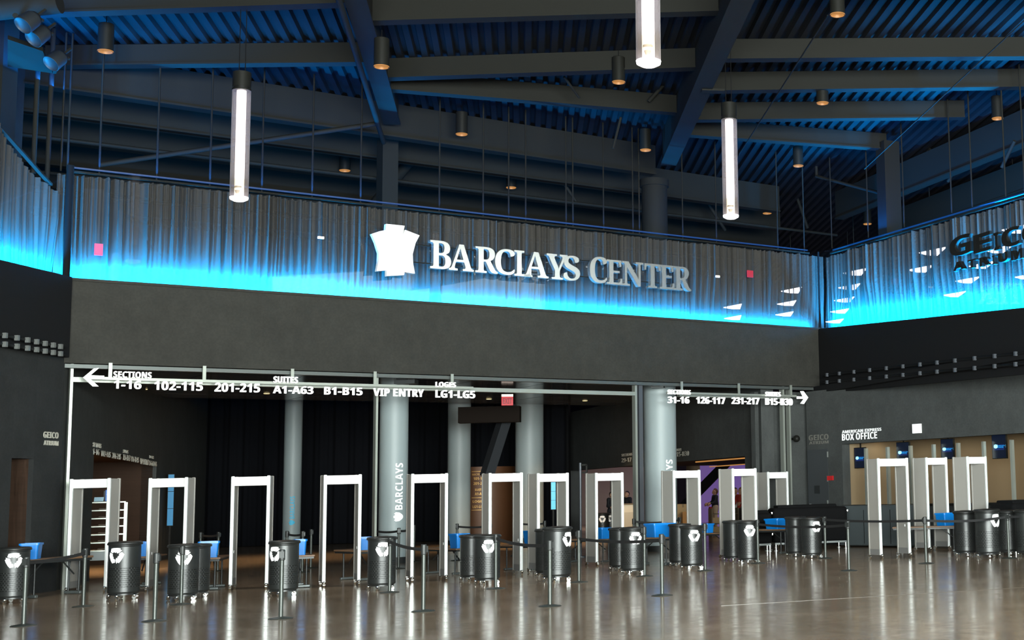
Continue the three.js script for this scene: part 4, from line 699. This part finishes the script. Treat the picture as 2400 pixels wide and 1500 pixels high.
function station(px, py, deg, w, d, h, tdeg, L, near, tableLabel, tubLabel, base = .624) {   // a table with its blue tub near one end
  const t = tub(px, py, deg, w, d, h, tubLabel, base), a = THREE.MathUtils.degToRad(tdeg), ax = V(-Math.sin(a), 0, -Math.cos(a));
  table(t.position.clone().setY(0).addScaledVector(ax, -near), tdeg, L, .48, tableLabel).scale.y = base / .624;
}
station(72, 1311, 20, .27, .36, .25, -14, 1.5, .24, 'brown folding table at the left edge behind the first blue tub', 'narrow blue tub at the left edge of the picture', .72);
station(333, 1304, 15, .22, .3, .25, 14, 1.3, .2, 'brown folding table hidden behind the second recycling bin', 'blue tub half hidden behind the second recycling bin');
station(489, 1307, 24, .31, .4, .26, 17, 1.4, .24, 'brown folding table between the second and third detectors', 'blue tub between the second and third detectors');
station(703, 1301, 20, .2, .36, .25, 30, 1.2, .24, 'brown folding table beside the bin at the cyan-lettered column', 'blue tub at the right side of the bin at the cyan-lettered column');
station(857, 1289, 20, .2, .36, .22, 45, 1.2, .24, 'brown folding table left of the bin at the white-lettered column', 'blue tub at the left side of the bin at the white-lettered column');
station(1076, 1285, 40, .26, .36, .26, 48, 1.5, .26, 'brown folding table right of the white-lettered column', 'blue tub left of the two bins right of centre', .56);
station(1254, 1277, 48, .3, .4, .26, 55, 1.3, .3, 'brown folding table below the column behind two detectors', 'blue tub left of the bin whose mark faces right', .56);
station(1413, 1263, 50, .4, .42, .22, 66, 1.4, .3, 'brown folding table before the detector beside the tall pole', 'blue tub left of the mark crossed by a belt', .56);
station(1547, 1259, 38, .5, .4, .26, 66, 1.1, .45, 'brown folding table before the broad column', 'wide blue tub before the broad column, largest of the tubs');
station(1657, 1249, 40, .2, .3, .2, 66, 1.3, .75, 'brown folding table before the violet-lit detector', 'small blue tub just right of the bin at the broad column', .56);
station(1823, 1240, 50, .46, .4, .22, 66, 1.5, .36, 'brown folding table before the small far detector', 'blue tub before the black covered machine');
station(2221, 1232, 40, .46, .3, .26, 84, 1.7, .36, 'brown folding table passing behind the large detector at the box office', 'blue tub before the box office');
// ---- steel tray rack
{
  const p = spot(243, 1352), t = thing('tray_rack', 'silver rack of seven tray shelves seen through the leftmost detector', 'rack', p, .45), w = .84, d = .5;
  for (const x of [-w / 2, w / 2]) for (const z of [-d / 2, d / 2]) part('upright', [bx(.06, 1.6, .05, x, .1 + .85, z)], M.mullion, t);
  for (let k = 0; k < 7; k++) { part('shelf', [bx(w, .028, d, 0, .62 + k * .19, 0)], M.mullion, t); if (k < 6) part('tray', [rb(.34, .03, .3, .012, .02, .66 + k * .19, 0)], std(0x4a3a2c, .5), t); }
  part('lower_panel', [bx(w - .06, .2, .03, 0, .5, d / 2)], std(0x9aa2a2, .5), t);
  for (const x of [-w / 2, w / 2]) for (const z of [-d / 2, d / 2]) part('caster', [cy(.05, .05, .03, 0, 0, 0, 14).rotateZ(Math.PI / 2).translate(x, .05, z)], M.chrome, t);
  const top = V(p.x, 1.775, p.z);
  const c1 = thing('leaflet_stand', 'blue leaflet stand on top of the tray rack', 'leaflet stand', top.clone().add(V(.09, 0, .06)), .4);
  part('card', [bx(.15, .28, .02, 0, .14, 0)], std(0x1468c8, .45), c1); part('print', [bx(.1, .025, .004, 0, .24, .012), bx(.11, .02, .004, 0, .17, .012), bx(.09, .03, .004, 0, .1, .012)], std(0x9fd4f4, .5), c1); part('foot', [bx(.16, .015, .1, 0, .008, 0)], M.can, c1);
  const c2 = thing('leaflet_stand', 'low tilted pale leaflet stand on top of the tray rack', 'leaflet stand', top.clone().add(V(-.13, 0, .1)), .4);
  part('card', [bx(.2, .14, .012).rotateX(-.8).translate(0, .06, 0)], std(0xbfe2f6, .4), c2); part('foot', [bx(.2, .012, .12, 0, .006, 0)], M.can, c2);
  const c3 = thing('leaflet_stand', 'narrow dark card holder on top of the tray rack', 'leaflet stand', top.clone().add(V(-.05, 0, -.06)), .4);
  part('card', [bx(.09, .26, .02, 0, .13, 0)], std(0x1a2030, .5), c3); part('foot', [bx(.1, .015, .08, 0, .008, 0)], M.can, c3);
}
// ---- covered machines, frame, tall pole
function machine(x0, x1, y, hgt, deg, label, d = .9) {
  const a = spot(x0, y), b = spot(x1, y), w = a.distanceTo(b), c = a.clone().add(b).multiplyScalar(.5).add(V(0, 0, -d / 2)), t = thing('covered_machine', label, 'machine', c, THREE.MathUtils.degToRad(deg));
  part('cover', [rb(w, hgt - .22, d, .09, 0, .2 + (hgt - .22) / 2, 0, 4), rb(w * .8, .1, d * .7, .04, -w * .03, hgt, 0, 3)], M.cloth, t);
  part('frame', [bx(w - .06, .05, d - .06, 0, .19, 0)], M.tBase, t);
  for (const x of [-w / 2 + .06, w / 2 - .06]) for (const z of [-d / 2 + .06, d / 2 - .06]) { part('leg', [cy(.03, .03, .2, x, .1, z, 12)], M.chrome, t); part('foot', [cy(.05, .05, .02, x, .01, z, 14)], M.metal, t); }
  for (const y2 of [.45, 1.0]) part('latch', [rb(.05, .07, .05, .015, w / 2 + .02, y2, d / 2 - .1)], M.chrome, t);
}
machine(1820, 1968, 1289, 1.14, 14, 'long machine under a black cover right of the small far detector');
machine(1766, 1802, 1294, 1.03, 14, 'short machine under a black cover left of the long covered one', .5);
machine(2345, 2480, 1287, 1.14, 35, 'machine under a black cover at the right picture edge');
{ const p = spot(2030, 1282), t = thing('draped_table', 'long table under a grey drape along the box office counter', 'table', p, P3.turn); part('drape', [rb(2.6, 1.08, .5, .05, .35, .58, -.1, 3)], M.drape, t); part('drape_seam', [bx(.012, .9, .008, .1, .55, .156), bx(.012, .9, .008, 1.1, .55, .156)], M.joint, t); }
{ const a = spot(1786, 1279), b = spot(1801, 1277), t = thing('portal_frame', 'thin grey frame of two uprights and a bar behind the small far detector', 'frame', a.clone().add(b).multiplyScalar(.5)); partW('upright', [bar(a, a.clone().setY(2.62), .03)], M.mullionDark, t); partW('upright', [bar(b, b.clone().setY(2.66), .03)], M.mullionDark, t); partW('crossbar', [bar(a.clone().setY(2.56), b.clone().setY(2.56), .025)], M.mullionDark, t); }
{ const p = spot(1361, 1306), t = thing('pole_stand', 'tall thin grey pole with a dark clip at its top', 'pole', p); part('pole', [cy(.035, .035, 2.45, 0, 1.23, 0, 14)], M.mullionDark, t); part('foot', [cy(.18, .18, .03, 0, .015, 0, 24)], M.mullionDark, t); part('clip', [bx(.16, .04, .06, .1, 2.4, 0), bx(.04, .2, .06, .17, 2.3, 0), bx(.1, .04, .06, .1, 2.2, 0)], M.can, t); }

// ================================================================ FAR HALL
{ // curved bronze panel with faint lettering
  const p = spot(1122, 1270), r = 1.35, t = thing('bronze_panel', 'curved bronze-brown wall panel with rows of faint gold lettering', 'panel', V(p.x, 0, p.z - .7), 0);
  part('shell', [new THREE.CylinderGeometry(r, r, 2.75, 48, 1, false, -1.15, 2.5).translate(0, 1.375, 0), cy(r * .97, r * .97, .05, 0, 2.74, 0, 48)], M.bronze, t);
  const gold = std(0xc79a55, .45, .4), line = (str, a, y, w, h) => wrap(text(str, SANS, w, h, .006), r + .002, a, y);
  const A0 = Math.atan2(-p.x, -p.z) - .3;
  part('lettering', [line('SECTIONS', A0 - .02, 2.45, .5, .06), line('101-115', A0 + .02, 2.28, .45, .1), line('201-215', A0 + .02, 2.1, .45, .1), line('SUITES', A0 + .06, 1.88, .36, .08), line('A1-A63', A0 + .06, 1.72, .36, .1), line('LOGES', A0 + .0, 1.45, .42, .09), line('LG1-LG5', A0 + .0, 1.25, .42, .1)], gold, t, 'gold section lettering');
  part('rule', [line('_', A0 - .03, 2.58, .6, .02), line('_', A0 - .03, 1.62, .6, .02), line('_', A0 - .03, 1.17, .6, .02), line('_', A0 - .72, 1.62, .5, .02), line('_', A0 - .72, .75, .5, .02)], gold, t);
  const seal = fix(new THREE.TorusGeometry(.2, .03, 8, 32)); part('seal', [wrap(seal.translate(0, 0, 0), r + .01, A0 - .48, 1.1)], std(0x3a1712, .5), t, 'dark round seal');
}
{ const a = P1.pt(1204, 950, -9.5), b = P1.pt(1150, 1120, -9.5); single('diagonal_strut', [beamBox(b, a, .42, .3)], matte(0x26282b, .6), 'dark grey diagonal strut rising to the right behind the bronze panel', 'strut');
  const c = P1.pt(1148, 972, -8.8); single('brown_beam', [new THREE.BoxGeometry(1.9, .5, .4).rotateY(.1).translate(c.x, c.y, c.z)], matte(0x140d08, .8), 'dark brown beam end left of the strut under the lower ceiling', 'beam'); }
{ // cyan upright displays
  const disp = (px, y0, y1, z, w, l, m = M.cyanSign) => { const k = z / FOCAL, a = ray(px, y1), b = ray(px, y0), A = a.clone().multiplyScalar(z / -a.z), B = b.clone().multiplyScalar(z / -b.z), h = B.y - A.y, t = thing('light_display', l, 'display', V(A.x, A.y + EYE, A.z), .3); part('casing', [bx(w + .03, h + .03, .06, 0, h / 2, -.035)], M.can, t); part('screen', [bx(w, h * .325, .01, 0, h * .165, 0), bx(w, h * .325, .01, 0, h * .5, 0), bx(w, h * .325, .01, 0, h * .835, 0)], m, t); part('pole', [bx(.05, A.y + EYE, .05, 0, -(A.y + EYE) / 2, -.04)], M.can, t); };
  disp(1297, 1130, 1194, 46, .15, 'bright cyan upright display seen through the detector right of centre');
  disp(398, 1112, 1232, 42, .16, 'dim cyan upright display at the end of the inner left wall', std(0x062030, .4, 0, { emissive: new THREE.Color(0, .2, .42), emissiveIntensity: .8 }));
}
{ // dark curtain folds on the far wall
  const g = new THREE.PlaneGeometry(15.4, 7, 230, 1), p = g.attributes.position; for (let i = 0; i < p.count; i++) p.setZ(i, .07 * Math.sin(p.getX(i) * 9) + .04 * Math.sin(p.getX(i) * 23)); g.computeVertexNormals();
  single('black_drape', [g.translate(-18.5, 3.52, -53.6)], matte(0x0b0c10, .95, { side: THREE.DoubleSide }), 'wide black drape hanging before the far wall of the hall', 'drape');
}
{ // things in the concourse beyond the wide opening
  const at = (px, py) => spot(px, py);
  const glow = thing('ceiling_strip', 'double orange strip light along the ceiling edge of the wide opening', 'light strip', WR.at(WR.hit(1660, 1090)[0], 2.5, -.7));
  const a = WR.hit(1590, 1080)[0], b = WR.hit(1747, 1080)[0];
  partW('strip', [WR.box(a, b, 2.58, 2.62, -.6, .05)], M.canGlow, glow); partW('strip', [WR.box(a, b, 2.42, 2.45, -1.1, .05)], M.canGlow, glow); partW('ceiling_board', [WR.box(a - 8, b + .25, 2.64, 2.7, -.45, 6)], M.brownWall, glow);
  lightAt(new THREE.RectAreaLight(new THREE.Color(.42, .25, 1), 15, 5, 2), V(-6.5, 4.2, -62), V(-8, 1.5, -71), 'violet_wash');
  const vl = thing('violet_lamp', 'violet ceiling lamp panel in the concourse beyond the opening', 'lamp', V(-6.5, 4.3, -61.9)); part('diffuser', [bx(4.8, .06, 1.2)], std(0x222030, .5, 0, { emissive: new THREE.Color(.4, .25, 1), emissiveIntensity: .6 }), vl);
  lightAt(new THREE.RectAreaLight(new THREE.Color(1, .8, .55), 16, 7, 1.2), V(-13, 4.4, -66), V(-13, 0, -68), 'concourse_light');
  const cl = thing('concourse_lamp', 'warm ceiling lamp panel in the concourse at the left', 'lamp', V(-13, 4.46, -66)); part('diffuser', [bx(6.8, .06, 1.1)], std(0x332c22, .5, 0, { emissive: new THREE.Color(1, .8, .55), emissiveIntensity: .8 }), cl);
  const sc = at(1660, 1232); single('violet_screen', [bx(1.7, .45, .05, sc.x + .2, 2.05, sc.z - 8)], std(0x151030, .4, 0, { emissive: new THREE.Color(.2, .12, 1), emissiveIntensity: .7 }), 'violet-blue screen glowing in the concourse', 'screen');
  const co = at(1608, 1246); single('concourse_column', [cy(.3, .3, 5, co.x, 2.5, co.z - 3, 28)], M.tan, 'tan lit column seen through the detector at the broad column', 'column');
  const st = at(1690, 1245); single('dark_strut', [beamBox(V(st.x - 2.2, .6, st.z - 5), V(st.x + .9, 3.6, st.z - 5), .4, .4)], M.black, 'black slanting strut in the violet-lit concourse', 'strut');
  const box = (px, py, w, h, d, y, l, m = M.carton) => { const p = at(px, py), t = thing('carton', l, 'carton', V(p.x, y, p.z), .5, 'cartons in the concourse'); part('body', [rb(w, h, d, .01, 0, h / 2, 0, 1)], m, t); part('tape', [bx(w * .12, .004, d, 0, h + .002, 0), bx(w * .12, h * .3, .004, 0, h * .85, d / 2 + .002)], std(0x8d7350, .5), t); };
  box(1597, 1262, .5, .42, .4, 0, 'bottom carton of the left stack seen through the detector at the broad column'); box(1597, 1262, .46, .4, .38, .42, 'middle carton of the left stack seen through that detector'); box(1597, 1262, .48, .38, .38, .82, 'top carton of the left stack seen through that detector');
  box(1618, 1264, .42, .45, .4, 0, 'bottom carton of the right stack seen through the detector at the broad column'); box(1618, 1264, .4, .5, .38, .45, 'top carton of the right stack seen through that detector');
  const cb = at(1477, 1262), t = thing('white_cabinet', 'pale lit cabinet beside the pale upright left of the broad column', 'cabinet', cb, .3); part('body', [rb(.62, 1.2, .5, .015, 0, .62, 0)], std(0xd9cdb4, .6), t); part('door', [bx(.5, .8, .02, 0, .55, .255)], std(0xc3b79e, .6), t); part('top', [bx(.66, .05, .54, 0, 1.24, 0)], M.tan, t);
  const rk = at(1697, 1256), t2 = thing('goods_rack', 'low rack of pale goods before the violet-lit concourse', 'rack', rk, .4); for (const y of [.1, .45, .8]) part('shelf', [bx(1.0, .03, .4, 0, y, 0)], M.tan, t2); for (const x of [-.5, .5]) part('upright', [bx(.04, 1.0, .4, x, .5, 0)], M.tan, t2);
  [[-.3, .12, .25, .22], [.05, .12, .3, .25], [.3, .12, .2, .2], [-.25, .47, .28, .2], [.15, .47, .3, .24]].forEach(([x, y, w, h], k) => { const q = V(x, 0, 0).applyAxisAngle(V(0, 1, 0), .4); single('goods_box', [bx(w, h, .24, rk.x + q.x, y + h / 2, rk.z + q.z)], M.carton, ['left box on the lower shelf', 'middle box on the lower shelf', 'right box on the lower shelf', 'left box on the middle shelf', 'right box on the middle shelf'][k] + ' of the low goods rack', 'box'); });
  bin(1412, 1262, 'small far recycling bin seen through the detector beside the tall pole', 0, .95); bin(1432, 1260, 'small far recycling bin right of the other far one, seen through the detector', 0, .95);
  single('wall_notice', [bx(.3, .5, .03, at(1418, 1240).x - .6, 2.05, -71.2)], M.can, 'small dark notice on the grey concourse wall', 'notice');
}

// ================================================================ PEOPLE in the far concourse
function field(bones, k, res, size, cyy) {                     // smooth union of tapered capsules, meshed by marching cubes
  const mc = new MarchingCubes(res, M.skin, false, false, 60000); mc.isolation = 0;
  const hs = res / 2, f = mc.field, P = V(), A = V(), B = V();
  const bs = bones.map(([a, b, ra, rb_]) => { const d = [b[0] - a[0], b[1] - a[1], b[2] - a[2]]; return [a, d, d[0] ** 2 + d[1] ** 2 + d[2] ** 2 + 1e-9, ra, rb_]; });
  for (let z = 0; z < res; z++) for (let y = 0; y < res; y++) for (let x = 0; x < res; x++) {
    const px = (x - hs) / hs * size, py = (y - hs) / hs * size + cyy, pz = (z - hs) / hs * size; let s = 0, best = 9;
    if (Math.abs(px) > .42 || Math.abs(pz) > .42) { f[z * res * res + y * res + x] = -.3; continue; }
    for (const [a, d, l, ra, rb_] of bs) { const ax = px - a[0], ay = py - a[1], az = pz - a[2]; let t = (ax * d[0] + ay * d[1] + az * d[2]) / l; t = t < 0 ? 0 : t > 1 ? 1 : t; const e = Math.hypot(ax - d[0] * t, ay - d[1] * t, az - d[2] * t) - (ra + (rb_ - ra) * t); if (e < best) best = e; s += Math.exp(-k * Math.min(e, 1)); }
    f[z * res * res + y * res + x] = best > .3 ? -best : Math.log(s) / k;
  }
  mc.update();
  const n = mc.count, g = new THREE.BufferGeometry(), pos = new Float32Array(mc.positionArray.slice(0, n * 3)), nor = new Float32Array(mc.normalArray.slice(0, n * 3));
  for (let i = 0; i < n; i++) { pos[i * 3] *= size; pos[i * 3 + 1] = pos[i * 3 + 1] * size + cyy; pos[i * 3 + 2] *= size; }
  g.setAttribute('position', new THREE.BufferAttribute(pos, 3)); g.setAttribute('normal', new THREE.BufferAttribute(nor, 3)); g.setAttribute('uv', new THREE.BufferAttribute(new Float32Array(n * 2), 2)); return g;
}
function person(px, py, turn, label, { top, legs, hair, arm = .15, lean = 0, skirt = false, extra }) {
  const p = spot(px, py), t = thing('person', label, 'person', p, turn);
  const L = (x, y, z) => [x, y, z + lean * Math.max(0, y - .9)];
  const arms = [], sleeves = [], hands = [];
  for (const s of [-1, 1]) {
    const sh = L(s * .19, 1.40, 0), el = L(s * .25, 1.13, arm * .4), wr = L(s * .22, .98 + arm * .6, .1 + arm), hd = L(s * .21, .93 + arm * .7, .15 + arm);
    arms.push([sh, el, .05, .04], [el, wr, .04, .028], [wr, hd, .03, .036]);
    sleeves.push([sh, el, .062, .052], [el, wr, .052, .04]);
    for (let k = 0; k < 4; k++) arms.push([[hd[0] + (k - 1.5) * .016, hd[1], hd[2]], [hd[0] + (k - 1.5) * .017, hd[1] - .06 + Math.abs(k - 1.3) * .008, hd[2] + .03], .011, .009]);
    arms.push([[hd[0] - s * .02, hd[1] + .02, hd[2]], [hd[0] - s * .045, hd[1] - .02, hd[2] + .03], .012, .01]);
    arms.push([[s * .09, .9, 0], [s * .1, .48, .015], .085, .055], [[s * .1, .48, .015], [s * .1, .08, -.01], .055, .035], [[s * .1, .05, -.02], [s * .115, .035, .14], .04, .03]);
  }
  const head = [[L(0, 1.5, -.01), L(0, 1.44, -.01), .052, .06], [L(0, 1.61, .0), L(0, 1.63, .0), .088, .092], [L(0, 1.55, .035), L(0, 1.57, .03), .052, .065], [L(0, 1.585, .095), L(0, 1.56, .108), .012, .016], [L(-.088, 1.59, 0), L(-.09, 1.57, 0), .016, .012], [L(.088, 1.59, 0), L(.09, 1.57, 0), .016, .012], [L(-.03, 1.525, .08), L(.03, 1.525, .08), .012, .012]];
  const trunk = [[L(-.14, 1.38, 0), L(.14, 1.38, 0), .075, .075], [L(0, 1.3, .01), L(0, 1.1, 0), .125, .11], [L(0, 1.1, 0), L(0, .95, 0), .11, .135]];
  part('body', [field([...arms, ...head, ...trunk], 45, 108, .95, .9)], M.skin, t);
  part('top', [field([...trunk.map(([a, b, x, y]) => [a, b, x + .018, y + .018]), ...sleeves], 40, 72, .95, .9)], top, t, 'upper clothing');
  const lg = []; for (const s of [-1, 1]) lg.push([[s * .08, .93, 0], [s * .1, .48, .015], .105, .072], [[s * .1, .48, .015], [s * .1, .1, -.005], .072, .055]);
  if (skirt) lg.push([[0, .9, 0], [0, .55, 0], .15, .2]);
  part('trousers', [field([...lg, [[0, .98, 0], [0, .88, 0], .14, .15]], 40, 72, .95, .9)], legs, t, skirt ? 'skirt' : 'trousers');
  const shoe = []; for (const s of [-1, 1]) shoe.push([[s * .1, .05, -.05], [s * .118, .04, .16], .048, .038]);
  part('shoes', [field(shoe, 40, 72, .95, .9)], M.rubber, t);
  part('hair', [field([[L(0, 1.64, -.025), L(0, 1.66, -.02), .098, .092], [L(0, 1.6, -.06), L(0, 1.54, -.06), .07, .055]], 40, 72, .95, .9)], hair, t, 'hair');
  for (const s of [-1, 1]) part('eye', [ball(.011, ...L(s * .034, 1.6, .084), 8, 6)], M.black, t);
  if (extra) extra(t);
  return t;
}
const darkHair = std(0x1a120d, .8);
person(1677, 1240, -1.2, 'person in a dark top and pale trousers with a red bag, seen between two detectors', { top: std(0x15161c, .8), legs: std(0xb8a184, .8), hair: std(0x5a3820, .7), arm: .2, extra: (t) => part('bag', [rb(.26, .2, .1, .03, .1, .86, .24)], std(0xa01d1a, .6), t, 'red bag') });
person(1725, 1244, .3, 'person in a white top seen through the violet-lit detector', { top: std(0xd8d4cc, .8), legs: std(0x1c2030, .8), hair: darkHair, arm: .1 });
person(1738, 1246, -.6, 'person in a red top beside the one in white, seen through the violet-lit detector', { top: std(0xa02c1c, .8), legs: std(0x2a2420, .8), hair: std(0x6a3a1c, .7), arm: .25 });
person(1433, 1250, .9, 'person in a dark jacket with a green stripe, seen through a detector', { top: std(0x101216, .8), legs: std(0x14161a, .8), hair: darkHair, arm: .15, lean: .08, extra: (t) => part('sash', [bx(.06, .34, .02, .09, 1.2, .16)], std(0x2fa048, .7), t, 'green stripe') });
person(1470, 1244, -.5, 'person in black beside the pale cabinet left of the broad column', { top: std(0x0d0e11, .8), legs: std(0x101114, .8), hair: darkHair, arm: .1 });

renderer.render(scene, camera);
